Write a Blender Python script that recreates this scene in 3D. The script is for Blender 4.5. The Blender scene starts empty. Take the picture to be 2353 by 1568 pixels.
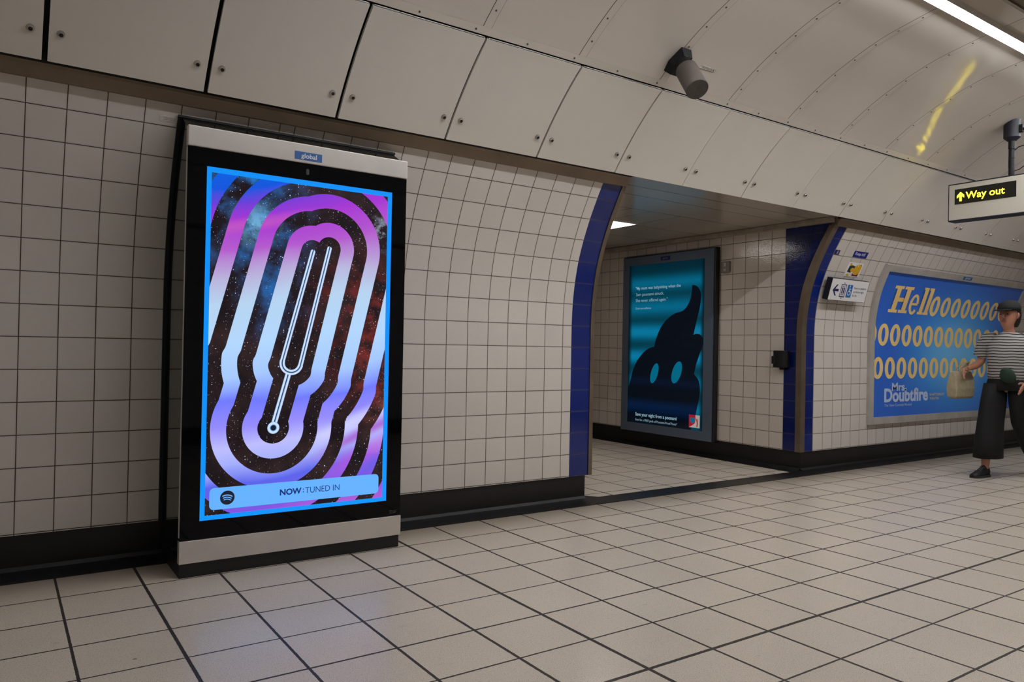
import bpy, bmesh, math, random
import numpy as np
from mathutils import Vector, Matrix
random.seed(7)
D = bpy.data
SC = bpy.context.scene
COL = SC.collection

# ------------------------------------------------------------------ camera, world, exposure
cam_data = D.cameras.new('camera')
cam = D.objects.new('camera', cam_data)
COL.objects.link(cam)
cam_data.sensor_width = 36.0
cam_data.lens = 36.0 * 1723.155 / 2353.0
cam_data.clip_start = 0.02
R_ = ((0.824335, -0.019677, -0.565761), (-0.565782, 0.005007, -0.82454), (0.019057, 0.999794, -0.007005))
cam.matrix_world = Matrix.Translation((0, 0, 1.12)) @ Matrix(R_).to_4x4()
SC.camera = cam
world = D.worlds.new('world')
SC.world = world
world.use_nodes = True
world.node_tree.nodes['Background'].inputs[0].default_value = (0.9, 0.85, 0.8, 1)
world.node_tree.nodes['Background'].inputs[1].default_value = 0.02
SC.view_settings.view_transform = 'Standard'
SC.view_settings.look = 'None'
SC.view_settings.gamma = 1.0
SC.view_settings.use_curve_mapping = False
SC.view_settings.exposure = 0.0

SC.cycles.max_bounces = 6
SC.cycles.diffuse_bounces = 4
SC.cycles.glossy_bounces = 3
SC.cycles.transmission_bounces = 2
SC.cycles.caustics_reflective = False
SC.cycles.adaptive_threshold = 0.03

LAMP_STRENGTH = 82.5        # ceiling strip light
PASSAGE_LAMP = 9.0
SCREEN = 1.0

# ------------------------------------------------------------------ helpers
def lin(c):
    return tuple(((x / 12.92) if x <= 0.04045 else ((x + 0.055) / 1.055) ** 2.4) for x in c[:3]) + (1.0,)

def rgb(r, g, b):
    return lin((r / 255.0, g / 255.0, b / 255.0))

def tag(o, label=None, cat=None, group=None, kind=None):
    if label: o['label'] = label
    if cat: o['category'] = cat
    if group: o['group'] = group
    if kind: o['kind'] = kind
    return o

def empty(name, loc, label=None, cat=None, group=None, rz=0.0):
    o = D.objects.new(name, None)
    COL.objects.link(o)
    o.location = loc
    o.rotation_euler = (0, 0, rz)
    o.empty_display_size = 0.1
    return tag(o, label, cat, group)

class MB:
    """mesh builder: vertices in world coordinates unless a parent is local"""
    def __init__(s):
        s.v = []; s.f = []; s.uv = []; s.smooth = []
    def add(s, vs, fs, uvs=None, smooth=False):
        b = len(s.v)
        s.v += [tuple(map(float, p)) for p in vs]
        s.uv += [tuple(u) for u in uvs] if uvs is not None else [(p[0], p[1]) for p in vs]
        s.f += [tuple(b + i for i in f) for f in fs]
        s.smooth += [smooth] * len(fs)
        return s
    def box(s, a, b):
        x0, y0, z0 = a; x1, y1, z1 = b
        vs = [(x, y, z) for x in (x0, x1) for y in (y0, y1) for z in (z0, z1)]
        fs = [(0, 1, 3, 2), (4, 6, 7, 5), (0, 4, 5, 1), (2, 3, 7, 6), (0, 2, 6, 4), (1, 5, 7, 3)]
        return s.add(vs, fs)
    def prism_x(s, poly, x0, x1, smooth=False, uvs=None):
        """polygon in (y,z) extruded along x; uv = (x, arc) on the sides"""
        n = len(poly)
        arc = [0.0]
        for i in range(n):
            a = poly[i]; c = poly[(i + 1) % n]
            arc.append(arc[-1] + math.hypot(c[0] - a[0], c[1] - a[1]))
        for i in range(n):
            a = poly[i]; c = poly[(i + 1) % n]
            s.add([(x0, a[0], a[1]), (x1, a[0], a[1]), (x1, c[0], c[1]), (x0, c[0], c[1])], [(0, 1, 2, 3)],
                  [(x0, arc[i]), (x1, arc[i]), (x1, arc[i + 1]), (x0, arc[i + 1])], smooth)
        s.add([(x0, p[0], p[1]) for p in poly], [tuple(range(n))], [(p[0], p[1]) for p in poly])
        s.add([(x1, p[0], p[1]) for p in poly], [tuple(reversed(range(n)))], [(p[0], p[1]) for p in poly])
        return s
    def cyl(s, p0, p1, r0, r1=None, n=20, caps=True, smooth=True):
        if r1 is None: r1 = r0
        p0 = Vector(p0); p1 = Vector(p1); ax = (p1 - p0).normalized()
        t = ax.orthogonal().normalized(); b = ax.cross(t)
        vs = []
        for p, r in ((p0, r0), (p1, r1)):
            for i in range(n):
                a = 2 * math.pi * i / n
                vs.append(p + (t * math.cos(a) + b * math.sin(a)) * r)
        s.add(vs, [(i, (i + 1) % n, n + (i + 1) % n, n + i) for i in range(n)], None, smooth)
        if caps:
            s.add([vs[i] for i in range(n)], [tuple(reversed(range(n)))])
            s.add([vs[n + i] for i in range(n)], [tuple(range(n))])
        return s
    def tube(s, pts, r, n=10):
        for a, b in zip(pts[:-1], pts[1:]):
            s.cyl(a, b, r, r, n)
        return s
    def poly(s, pts):
        return s.add(pts, [tuple(range(len(pts)))])
    def build(s, name, mat, parent=None, weld=False, bevel=0.0):
        me = D.meshes.new(name)
        off = Vector((0, 0, 0))
        mw = None
        if parent is not None:
            r = parent
            chain = Matrix.Identity(4)
            while r is not None:
                chain = r.matrix_basis @ chain
                r = r.parent
            mw = chain.inverted()
        vs = [tuple(mw @ Vector(p)) if mw is not None else p for p in s.v]
        me.from_pydata(vs, [], s.f)
        uvl = me.uv_layers.new(name='UVMap')
        for poly in me.polygons:
            for li in poly.loop_indices:
                uvl.data[li].uv = s.uv[me.loops[li].vertex_index]
        for p, sm in zip(me.polygons, s.smooth):
            p.use_smooth = sm
        me.materials.append(mat)
        if weld:
            bm = bmesh.new(); bm.from_mesh(me)
            bmesh.ops.remove_doubles(bm, verts=bm.verts, dist=1e-5)
            bmesh.ops.recalc_face_normals(bm, faces=bm.faces)
            bm.to_mesh(me); bm.free()
        o = D.objects.new(name, me)
        COL.objects.link(o)
        if parent is not None: o.parent = parent
        if bevel:
            m = o.modifiers.new('bevel', 'BEVEL'); m.width = bevel; m.segments = 3; m.limit_method = 'ANGLE'
        return o

def struct(name, mb, mat, parent=None, weld=False):
    o = mb.build(name, mat, parent, weld)
    if parent is None: o['kind'] = 'structure'
    return o

# ---- node expression helper
class NT:
    def __init__(s, mat): s.t = mat.node_tree; s.n = s.t.nodes; s.l = s.t.links
    def new(s, kind): return s.n.new(kind)
def val(nt, x):
    return x
class X:
    """scalar expression wired with Math nodes"""
    def __init__(s, nt, sock): s.nt = nt; s.s = sock
    def _m(s, op, *a):
        n = s.nt.new('ShaderNodeMath'); n.operation = op
        for i, v in enumerate((s,) + a):
            if isinstance(v, X): s.nt.l.new(v.s, n.inputs[i])
            else: n.inputs[i].default_value = float(v)
        return X(s.nt, n.outputs[0])
    def __add__(s, o): return s._m('ADD', o)
    __radd__ = __add__
    def __sub__(s, o): return s._m('SUBTRACT', o)
    def __rsub__(s, o): return (s * -1.0) + o
    def __mul__(s, o): return s._m('MULTIPLY', o)
    __rmul__ = __mul__
    def __truediv__(s, o): return s._m('DIVIDE', o)
    def min(s, o): return s._m('MINIMUM', o)
    def max(s, o): return s._m('MAXIMUM', o)
    def abs(s): return s._m('ABSOLUTE')
    def floor(s): return s._m('FLOOR')
    def fract(s): return s._m('FRACT')
    def mod(s, o): return s._m('FLOORED_MODULO', o)
    def lt(s, o): return s._m('LESS_THAN', o)
    def gt(s, o): return s._m('GREATER_THAN', o)
    def sqrt(s): return s._m('SQRT')
    def pow(s, o): return s._m('POWER', o)
    def clamp(s): return s.max(0.0).min(1.0)
    def step(s, a, b):
        """smooth ramp 0..1 between a and b"""
        n = s.nt.new('ShaderNodeMapRange'); n.interpolation_type = 'SMOOTHSTEP'
        n.inputs['From Min'].default_value = a; n.inputs['From Max'].default_value = b
        s.nt.l.new(s.s, n.inputs['Value']); return X(s.nt, n.outputs[0])

def mat_base(name):
    m = D.materials.new(name); m.use_nodes = True
    nt = NT(m); bs = m.node_tree.nodes['Principled BSDF']
    return m, nt, bs

def pbr(name, color, rough=0.5, metal=0.0, spec=0.5, noise=0.0, nscale=8.0, bump=0.0, bscale=60.0, coat=0.0, emis=None, estr=0.0, aniso=0.0):
    m, nt, bs = mat_base(name)
    bs.inputs['Base Color'].default_value = color
    bs.inputs['Roughness'].default_value = rough
    bs.inputs['Metallic'].default_value = metal
    bs.inputs['Specular IOR Level'].default_value = spec
    bs.inputs['Coat Weight'].default_value = coat
    if aniso: bs.inputs['Anisotropic'].default_value = aniso
    tc = nt.new('ShaderNodeTexCoord')
    if noise:
        nz = nt.new('ShaderNodeTexNoise'); nz.inputs['Scale'].default_value = nscale; nz.inputs['Detail'].default_value = 5
        nt.l.new(tc.outputs['Object'], nz.inputs['Vector'])
        mx = nt.new('ShaderNodeMix'); mx.data_type = 'RGBA'; mx.blend_type = 'MULTIPLY'
        mx.inputs[0].default_value = 1.0
        mx.inputs[6].default_value = color
        k = X(nt, nz.outputs[0]).step(0.3, 0.7) * noise + (1.0 - noise * 0.6)
        nt.l.new(k.s, mx.inputs[7])
        nt.l.new(mx.outputs[2], bs.inputs['Base Color'])
    if bump:
        nz = nt.new('ShaderNodeTexNoise'); nz.inputs['Scale'].default_value = bscale
        nt.l.new(tc.outputs['Object'], nz.inputs['Vector'])
        b = nt.new('ShaderNodeBump'); b.inputs['Strength'].default_value = bump; b.inputs['Distance'].default_value = 0.002
        nt.l.new(nz.outputs[0], b.inputs['Height']); nt.l.new(b.outputs[0], bs.inputs['Normal'])
    if emis is not None:
        bs.inputs['Emission Color'].default_value = emis
        bs.inputs['Emission Strength'].default_value = estr
    return m

def uvxy(nt):
    tc = nt.new('ShaderNodeTexCoord'); sp = nt.new('ShaderNodeSeparateXYZ')
    nt.l.new(tc.outputs['UV'], sp.inputs[0])
    return X(nt, sp.outputs[0]), X(nt, sp.outputs[1]), tc

def vec(nt, x, y, z=0.0):
    c = nt.new('ShaderNodeCombineXYZ')
    for i, v in enumerate((x, y, z)):
        if isinstance(v, X): nt.l.new(v.s, c.inputs[i])
        else: c.inputs[i].default_value = v
    return c.outputs[0]

def noise(nt, v, scale, detail=3.0, rough=0.5):
    n = nt.new('ShaderNodeTexNoise'); n.inputs['Scale'].default_value = scale
    n.inputs['Detail'].default_value = detail; n.inputs['Roughness'].default_value = rough
    nt.l.new(v, n.inputs['Vector']); return X(nt, n.outputs[0])

def mixc(nt, f, a, b, mode='MIX'):
    m = nt.new('ShaderNodeMix'); m.data_type = 'RGBA'; m.blend_type = mode
    if isinstance(f, X): nt.l.new(f.s, m.inputs[0])
    else: m.inputs[0].default_value = f
    for i, c in ((6, a), (7, b)):
        if isinstance(c, tuple): m.inputs[i].default_value = c
        elif isinstance(c, X): nt.l.new(c.s, m.inputs[i])
        else: nt.l.new(c, m.inputs[i])
    return m.outputs[2]

def ramp(nt, f, stops):
    r = nt.new('ShaderNodeValToRGB')
    el = r.color_ramp.elements
    while len(el) < len(stops): el.new(0.5)
    for e, (p, c) in zip(el, stops): e.position = p
    for e, (p, c) in zip(el, stops): e.color = c
    nt.l.new(f.s, r.inputs[0]); return r.outputs[0]

def cell_noise(nt, cx, cy):
    w = nt.new('ShaderNodeTexWhiteNoise'); w.noise_dimensions = '2D'
    nt.l.new(vec(nt, cx, cy), w.inputs['Vector']); return X(nt, w.outputs['Value'])

def line_mask(fx, pitch, width):
    """1 inside a joint; fx = coordinate/pitch ; returns mask with soft edge"""
    d = ((fx + 0.5).fract() - 0.5).abs() * pitch
    return d

# ---- tiles
def tile_mat(name, pu, pv, ou, ov, gw, col, grout, rough=0.10, shift=None, var=0.06, ripple=0.12):
    m, nt, bs = mat_base(name)
    u, v, tc = uvxy(nt)
    if shift:   # (threshold, extra offset beyond it)
        u = u - u.gt(shift[0]) * shift[1]
    cu = (u - ou) / pu; cv = (v - ov) / pv
    du = line_mask(cu, pu, gw); dv = line_mask(cv, pv, gw)
    d = du.min(dv)
    g = d.step(gw * 0.5 + 0.0006, gw * 0.5 - 0.0006)
    rnd = cell_noise(nt, cu.floor(), cv.floor())
    uvv = vec(nt, u, v)
    dirt = noise(nt, uvv, 3.0, 5.0)
    fine = noise(nt, uvv, 35.0, 4.0)
    k = rnd * var + dirt * 0.10 + fine * 0.05 + (1.0 - var * 0.5 - 0.075)
    c1 = mixc(nt, 1.0, col, k, 'MULTIPLY')
    edge = d.step(0.012, 0.002) * dirt * 0.18
    c1 = mixc(nt, edge, c1, rgb(120, 100, 70))
    c = mixc(nt, g, c1, grout)
    nt.l.new(c, bs.inputs['Base Color'])
    r = g * (0.8 - rough) + rough + fine * 0.06
    nt.l.new(r.s, bs.inputs['Roughness'])
    b = nt.new('ShaderNodeBump'); b.inputs['Strength'].default_value = 0.6; b.inputs['Distance'].default_value = 0.0015
    rip = noise(nt, uvv, 90.0, 1.0) * ripple + noise(nt, uvv, 14.0, 1.0) * (ripple * 1.5)
    h = (1.0 - g) + rip + rnd * 0.3
    nt.l.new(h.s, b.inputs['Height']); nt.l.new(b.outputs[0], bs.inputs['Normal'])
    return m

def fac(nt, x): return x.s

# ---- materials
CREAM = rgb(207, 200, 192)
M = {}
M['wall_tile_a'] = tile_mat('cream_wall_tile', 0.1597, 0.1560, 0.082, 0.006, 0.0042, CREAM, rgb(70, 58, 46), shift=(1.255, 0.0785 + 0.0))
M['wall_tile_b'] = tile_mat('cream_wall_tile_far', 0.1560, 0.1560, 6.391, 0.006, 0.0045, CREAM, rgb(92, 80, 66))
M['wall_tile_c'] = tile_mat('cream_passage_tile', 0.1560, 0.1560, 4.437, 0.186, 0.0042, rgb(200, 191, 181), rgb(60, 50, 42), ripple=0.8)
M['blue_tile'] = tile_mat('blue_wall_tile', 0.5, 0.1560, 0.2, 0.006, 0.003, rgb(12, 32, 104), rgb(34, 34, 74), var=0.30)
M['blue_tile_passage'] = tile_mat('blue_passage_tile', 4.0, 0.1560, 2.0, 0.186, 0.003, rgb(8, 24, 88), rgb(12, 22, 66), var=0.2, ripple=0.5)
M['black_skirt'] = pbr('black_skirting', rgb(19, 17, 17), 0.4, noise=0.4, nscale=5)
M['black_kerb'] = pbr('black_kerb', rgb(26, 25, 26), 0.36, noise=0.4, nscale=9, bump=0.3)
M['brown_metal'] = pbr('brown_bronze_metal', rgb(112, 98, 82), 0.38, 0.5, noise=0.25, nscale=6)
M['ledge'] = pbr('brown_ledge_metal', rgb(138, 122, 104), 0.45, 0.3, noise=0.2, nscale=6)
M['dark_gap'] = pbr('dark_gap', rgb(16, 13, 11), 0.8)
M['steel'] = pbr('brushed_steel', rgb(212, 206, 200), 0.36, 0.55, noise=0.10, nscale=4, aniso=0.6)
M['lock_steel'] = pbr('lock_steel', rgb(176, 172, 166), 0.28, 0.9)
M['lock_dark'] = pbr('lock_recess', rgb(30, 27, 25), 0.5, 0.3)
M['screw'] = pbr('screw_steel', rgb(96, 88, 80), 0.35, 0.9)
M['panel'] = pbr('cream_enamel_panel', rgb(213, 206, 196), 0.30, 0.0, 0.5, noise=0.07, nscale=1.2)
M['band'] = pbr('cream_edge_band', rgb(178, 169, 158), 0.3, noise=0.1, nscale=2)
M['gloss_black'] = pbr('gloss_black_glass', rgb(7, 7, 9), 0.04, 0.0, 0.16)
M['side_black'] = pbr('polished_dark_metal', rgb(62, 58, 55), 0.08, 0.9)
M['matt_black'] = pbr('matt_black', rgb(16, 16, 18), 0.45)
M['rubber'] = pbr('black_rubber', rgb(12, 11, 11), 0.7)
M['plaque_blue'] = pbr('plaque_blue', rgb(38, 88, 150), 0.4)
M['white_ink'] = pbr('white_ink', rgb(225, 225, 225), 0.5)
M['grey_ink'] = pbr('grey_ink', rgb(120, 120, 122), 0.5)
M['black_ink'] = pbr('black_ink', rgb(28, 26, 26), 0.6)
M['paper'] = pbr('label_paper', rgb(205, 200, 190), 0.6)
M['sensor'] = pbr('sensor_window', rgb(52, 52, 54), 0.3)
M['strip_lamp'] = pbr('strip_lamp_diffuser', rgb(255, 255, 255), 0.5, emis=(0.96, 0.985, 1.03, 1), estr=LAMP_STRENGTH)
M['strip_lamp_fill'] = pbr('strip_lamp_diffuser_fill', rgb(255, 255, 255), 0.5, emis=(0.96, 0.985, 1.03, 1), estr=LAMP_STRENGTH * 0.13)
M['passage_lamp'] = pbr('passage_lamp_diffuser', rgb(255, 255, 255), 0.5, emis=(1.0, 0.93, 0.88, 1), estr=PASSAGE_LAMP)
M['lamp_body'] = pbr('lamp_body_white', rgb(200, 196, 190), 0.4)
M['speaker_grey'] = None
M['speaker_cap'] = pbr('speaker_face', rgb(72, 66, 62), 0.55, 0.0, noise=0.2, nscale=30)
M['mount_black'] = pbr('black_powder_coat', rgb(17, 16, 17), 0.55, 0.0, 0.3)
M['sign_face'] = pbr('sign_cream_face', rgb(188, 182, 168), 0.45)
M['sign_dark'] = pbr('sign_dark_edge', rgb(34, 34, 41), 0.5, 0.0, 0.3)
M['sign_window'] = pbr('sign_black_window', rgb(20, 20, 12), 0.25)
M['led_yellow'] = pbr('led_yellow', rgb(240, 220, 60), 0.5, emis=rgb(255, 230, 30), estr=7.5)
M['frame_grey'] = pbr('grey_aluminium_frame', rgb(184, 179, 171), 0.42, 0.2, noise=0.2)
M['frame_slate'] = pbr('slate_glossy_frame', rgb(84, 96, 112), 0.14, 0.0, 0.6)
M['sign_white'] = pbr('white_sign_face', rgb(228, 226, 224), 0.35)
M['navy'] = pbr('navy_print', rgb(24, 26, 90), 0.5)
M['mid_blue'] = pbr('blue_print', rgb(20, 100, 180), 0.5)
M['enamel_blue'] = pbr('blue_enamel', rgb(22, 36, 130), 0.4)
M['conduit'] = pbr('cream_trunking', rgb(160, 150, 136), 0.5, noise=0.3, nscale=12)
M['grey_box'] = pbr('grey_switch_plate', rgb(112, 106, 100), 0.4)

# speaker ribbed grey
m, nt, bs = mat_base('speaker_ribbed')
tc = nt.new('ShaderNodeTexCoord'); u, v, _ = uvxy(nt)
rib = ((u * 46.0).fract() - 0.5).abs().step(0.18, 0.32)
nt.l.new(mixc(nt, rib, rgb(52, 46, 42), rgb(98, 90, 84)), bs.inputs['Base Color'])
bs.inputs['Roughness'].default_value = 0.5
M['speaker_grey'] = m

# floor
m, nt, bs = mat_base('speckled_floor_tile')
u, v, tc = uvxy(nt)
uv = vec(nt, u, v)
wob = (noise(nt, uv, 60.0, 2.0) - 0.5) * 0.0035
PX, PY, OX, OY = 0.3320, 0.3121, 1.901, 2.511
cu = (u - OX) / PX; cv = (v - OY) / PY
du = line_mask(cu, PX, 0); dv = line_mask(cv, PY, 0)
wu = cell_noise(nt, (cu + 0.5).floor(), (cu + 0.5).floor() * 0.0 + 3.0) * 0.0025 + 0.0050
wv = cell_noise(nt, (cv + 0.5).floor() * 0.0 + 5.0, (cv + 0.5).floor()) * 0.0020 + 0.0036
# the open expansion joints
wu = wu + (u - OX).abs().lt(0.1) * 0.0025
wv = wv + (v - 1.887).abs().lt(0.1) * 0.0030
gu = (du + wob - wu).step(0.0010, -0.0010)
gv = (dv + wob - wv).step(0.0010, -0.0010)
g = gu.max(gv)
rnd = cell_noise(nt, cu.floor(), cv.floor())
sp1 = noise(nt, uv, 260.0, 2.0, 0.6)
sp2 = noise(nt, uv, 520.0, 1.0, 0.5)
dirt = noise(nt, uv, 2.2, 6.0, 0.6)
scuff = noise(nt, vec(nt, u * 9.0, v * 40.0 + u * 14.0), 1.3, 4.0, 0.7)
k = rnd * 0.05 + dirt * 0.16 + 0.85
base = mixc(nt, 1.0, rgb(220, 207, 190), k, 'MULTIPLY')
base = mixc(nt, sp1.step(0.575, 0.64) * 0.62, base, rgb(70, 58, 48))
base = mixc(nt, sp2.step(0.58, 0.66) * 0.45, base, rgb(96, 84, 72))
base = mixc(nt, sp1.step(0.42, 0.32) * 0.45, base, rgb(214, 205, 190))
base = mixc(nt, scuff.step(0.62, 0.74) * 0.34, base, rgb(84, 74, 66))
# grime towards the skirting: ground-in dirt band
grime = (v + (dirt - 0.5) * 0.25).step(3.70, 4.10) * v.lt(4.2) * 0.6
base = mixc(nt, grime, base, rgb(104, 90, 72))
# chewing gum / chips
vor = nt.new('ShaderNodeTexVoronoi'); vor.inputs['Scale'].default_value = 3.2
nt.l.new(uv, vor.inputs['Vector'])
blot = (X(nt, vor.outputs['Distance']) + sp1 * 0.05).lt(0.047)
base = mixc(nt, blot * 0.7, base, rgb(52, 44, 38))
c = mixc(nt, g, base, rgb(44, 36, 32))
nt.l.new(c, bs.inputs['Base Color'])
r = g * 0.4 + dirt * 0.14 + 0.24
nt.l.new(r.s, bs.inputs['Roughness'])
bs.inputs['Specular IOR Level'].default_value = 0.5
bs.inputs['Coat Weight'].default_value = 0.12
bs.inputs['Coat Roughness'].default_value = 0.12
b = nt.new('ShaderNodeBump'); b.inputs['Strength'].default_value = 0.5; b.inputs['Distance'].default_value = 0.0012
h = (1.0 - g) + sp1 * 0.12 + rnd * 0.25
nt.l.new(h.s, b.inputs['Height']); nt.l.new(b.outputs[0], bs.inputs['Normal'])
M['floor'] = m

# ceiling rings (uv: x along tunnel, y arc)
def ring_mat(name, ou, pu, extra=None):
    m, nt, bs = mat_base(name)
    u, v, tc = uvxy(nt)
    f = (u - ou) / pu
    d = ((f + 0.5).fract() - 0.5) * pu
    line = d.abs().step(0.0028, 0.0012)
    faint = (d - 0.052).abs().step(0.0022, 0.0006)
    uv = vec(nt, u, v)
    cloud = noise(nt, uv, 1.6, 4.0)
    smear = (noise(nt, vec(nt, u * 3.0, v * 1.2), 2.5, 5.0)).step(0.5, 0.72) * d.step(-0.0, 0.05) * d.step(0.12, 0.05)
    base = mixc(nt, 1.0, rgb(200, 191, 180), cloud * 0.12 + 0.90, 'MULTIPLY')
    base = mixc(nt, smear * 0.22, base, rgb(150, 134, 112))
    base = mixc(nt, faint * 0.5, base, rgb(120, 106, 90))
    base = mixc(nt, line * 0.92, base, rgb(40, 32, 26))
    nt.l.new(base, bs.inputs['Base Color'])
    bs.inputs['Roughness'].default_value = 0.10
    b = nt.new('ShaderNodeBump'); b.inputs['Strength'].default_value = 0.7; b.inputs['Distance'].default_value = 0.0015
    step_ = d.step(0.0, 0.004) * d.step(0.056, 0.05)
    h = step_ + cloud * 0.8 + noise(nt, uv, 5.0, 1.0) * 0.6 - line
    nt.l.new(h.s, b.inputs['Height']); nt.l.new(b.outputs[0], bs.inputs['Normal'])
    return m
M['ring'] = ring_mat('cream_ceiling_lining', 2.068, 0.6485)

# soffit of the passage (uv = world xy)
m, nt, bs = mat_base('passage_soffit_panel')
u, v, tc = uvxy(nt)
ln = None
for yy in (4.12, 4.365, 4.80, 5.43, 6.03, 6.67, 7.3, 7.9):
    t = (v - yy).abs().step(0.006, 0.003)
    ln = t if ln is None else ln.max(t)
for xx, ya, yb in ((4.76, 4.8, 5.43), (5.14, 4.8, 9.0), (4.52, 4.8, 9.0)):
    t = (u - xx).abs().step(0.005, 0.003) * v.gt(ya) * v.lt(yb)
    ln = ln.max(t)
cl = noise(nt, vec(nt, u, v), 1.5, 4.0)
base = mixc(nt, 1.0, rgb(182, 172, 160), cl * 0.15 + 0.88, 'MULTIPLY')
base = mixc(nt, ln * 0.85, base, rgb(34, 28, 24))
nt.l.new(base, bs.inputs['Base Color']); bs.inputs['Roughness'].default_value = 0.14
M['soffit'] = m

# ------------------------------------------------------------------ geometry constants (metres; x along tunnel, y to the wall)
WALL = [(4.245, 0.18), (4.245, 1.28), (4.237, 1.438), (4.215, 1.594), (4.179, 1.745), (4.125, 1.892), (4.059, 2.034), (3.985, 2.168), (3.925, 2.268)]
def smooth_wall():
    W = WALL[1:]
    out = [(4.245, 0.18), (4.245, 0.8)]
    # catmull-rom through the measured points
    P = [(4.245, 1.12)] + W + [(2 * W[-1][0] - W[-2][0], 2 * W[-1][1] - W[-2][1])]
    for i in range(1, len(P) - 2):
        for t in np.linspace(0, 1, 5)[:-1]:
            a, b_, c_, d_ = map(np.array, P[i - 1:i + 3])
            q = 0.5 * ((2 * b_) + (-a + c_) * t + (2 * a - 5 * b_ + 4 * c_ - d_) * t * t + (-a + 3 * b_ - 3 * c_ + d_) * t ** 3)
            out.append((float(q[0]), float(q[1])))
    out.append(W[-1])
    return out
WS = smooth_wall()
WN = np.array(WS); WARC = np.concatenate([[0], np.cumsum(np.hypot(*np.diff(WN, axis=0).T))])
def wallpt(x, s, off=0.0):
    """point on the curved wall at arc height s above the skirting, off metres into the tunnel"""
    y = np.interp(s, WARC, WN[:, 0]); z = np.interp(s, WARC, WN[:, 1])
    e = 0.03
    y0 = np.interp(s - e, WARC, WN[:, 0]); z0 = np.interp(s - e, WARC, WN[:, 1])
    y1 = np.interp(s + e, WARC, WN[:, 0]); z1 = np.interp(s + e, WARC, WN[:, 1])
    ty, tz = y1 - y0, z1 - z0; l = math.hypot(ty, tz)
    return (float(x), float(y - tz / l * off), float(z + ty / l * off))
def wall_y(z): return float(np.interp(z, WN[:, 1], WN[:, 0]))
K = 0.98
def kk(p): return (p[0] * K, 1.12 + (p[1] - 1.12) * K)
PAN = [kk(p) for p in [(3.88, 2.335), (3.80, 2.437), (3.70, 2.55), (3.60, 2.65), (3.50, 2.738), (3.44, 2.785)]]
K2 = 0.975
def k2(p): return (p[0] * K2, 1.12 + (p[1] - 1.12) * K2)
CEI = [k2(p) for p in [(3.42, 2.84), (3.36, 2.885), (3.209, 2.985), (3.019, 3.085), (2.747, 3.193), (2.524, 3.246), (2.332, 3.282)]] + [(2.0, 3.268), (1.62, 3.288)]
def refine(P, n=4):
    P = [(2 * P[0][0] - P[1][0], 2 * P[0][1] - P[1][1])] + list(P) + [(2 * P[-1][0] - P[-2][0], 2 * P[-1][1] - P[-2][1])]
    out = []
    for i in range(1, len(P) - 2):
        for t in np.linspace(0, 1, n + 1)[:-1]:
            a, b_, c_, d_ = map(np.array, P[i - 1:i + 3])
            q = 0.5 * ((2 * b_) + (-a + c_) * t + (2 * a - 5 * b_ + 4 * c_ - d_) * t * t + (-a + 3 * b_ - 3 * c_ + d_) * t ** 3)
            out.append((float(q[0]), float(q[1])))
    out.append(tuple(P[-2])); return out
X0, X1 = -3.5, 13.0
XL, XR = 3.60, 6.20          # passage sides
YM = 1.62                    # mirror axis of the tunnel
def mir(P): return [(2 * YM - p[0], p[1]) for p in P]

# ------------------------------------------------------------------ setting
fl = MB().add([(X0, -1.2, 0), (X1, -1.2, 0), (X1, 9.4, 0), (X0, 9.4, 0), (X0, -1.2, -0.1), (X1, -1.2, -0.1), (X1, 9.4, -0.1), (X0, 9.4, -0.1)],
              [(0, 1, 2, 3), (4, 7, 6, 5), (0, 4, 5, 1), (1, 5, 6, 2), (2, 6, 7, 3), (3, 7, 4, 0)])
struct('floor', fl, M['floor'])
def slab_poly(prof, th):
    P = np.array(prof); out = []
    for i in range(len(P)):
        a = P[max(i - 1, 0)]; b_ = P[min(i + 1, len(P) - 1)]
        t = (b_ - a) / np.linalg.norm(b_ - a)
        out.append((P[i][0] + t[1] * th, P[i][1] - t[0] * th))
    return list(prof) + out[::-1]
wpoly = slab_poly(WS, 0.16)
struct('wall_left', MB().prism_x(wpoly, X0, 3.435, True), M['wall_tile_a'])
struct('wall_right', MB().prism_x(wpoly, 6.386, X1, True), M['wall_tile_b'])
struct('trim_1', MB().prism_x(wpoly, 3.435, 3.612, True), M['blue_tile'])
struct('trim_2', MB().prism_x(wpoly, 6.245, 6.386, True), M['blue_tile'])
# bronze corner mouldings following the curved jambs
prof_out = [(p[0] - 0.008, p[1]) for p in WS] ; prof_in = [(p[0] + 0.06, p[1]) for p in WS]
struct('trim_3', MB().prism_x(prof_out + prof_in[::-1], 3.612, 3.646, True), M['brown_metal'])
prof_out2 = [(p[0] - 0.012, p[1]) for p in WS] ; prof_in2 = [(p[0] + 0.045, p[1]) for p in WS]
struct('trim_4', MB().prism_x(prof_out2 + prof_in2[::-1], 6.176, 6.246, True), M['brown_metal'])
# passage walls
front = [(p[0] + 0.045, p[1]) for p in WS]
top_y = front[-1][0]
bluep = front + [(top_y, 2.33), (4.437, 2.33), (4.437, 0.18)]
struct('trim_5', MB().prism_x(bluep, 6.2, 6.42), M['blue_tile_passage'])
struct('wall_passage_right', MB().prism_x([(4.437, 0.18), (4.437, 2.33), (9.2, 2.33), (9.2, 0.18)], 6.2, 6.42), M['wall_tile_c'])
struct('wall_passage_left', MB().prism_x(front + [(top_y, 2.33), (9.2, 2.33), (9.2, 0.18)], 3.45, 3.6), M['wall_tile_c'])
struct('wall_passage_end', MB().box((3.3, 9.2, 0.0), (6.6, 9.4, 2.6)), M['panel'])
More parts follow.
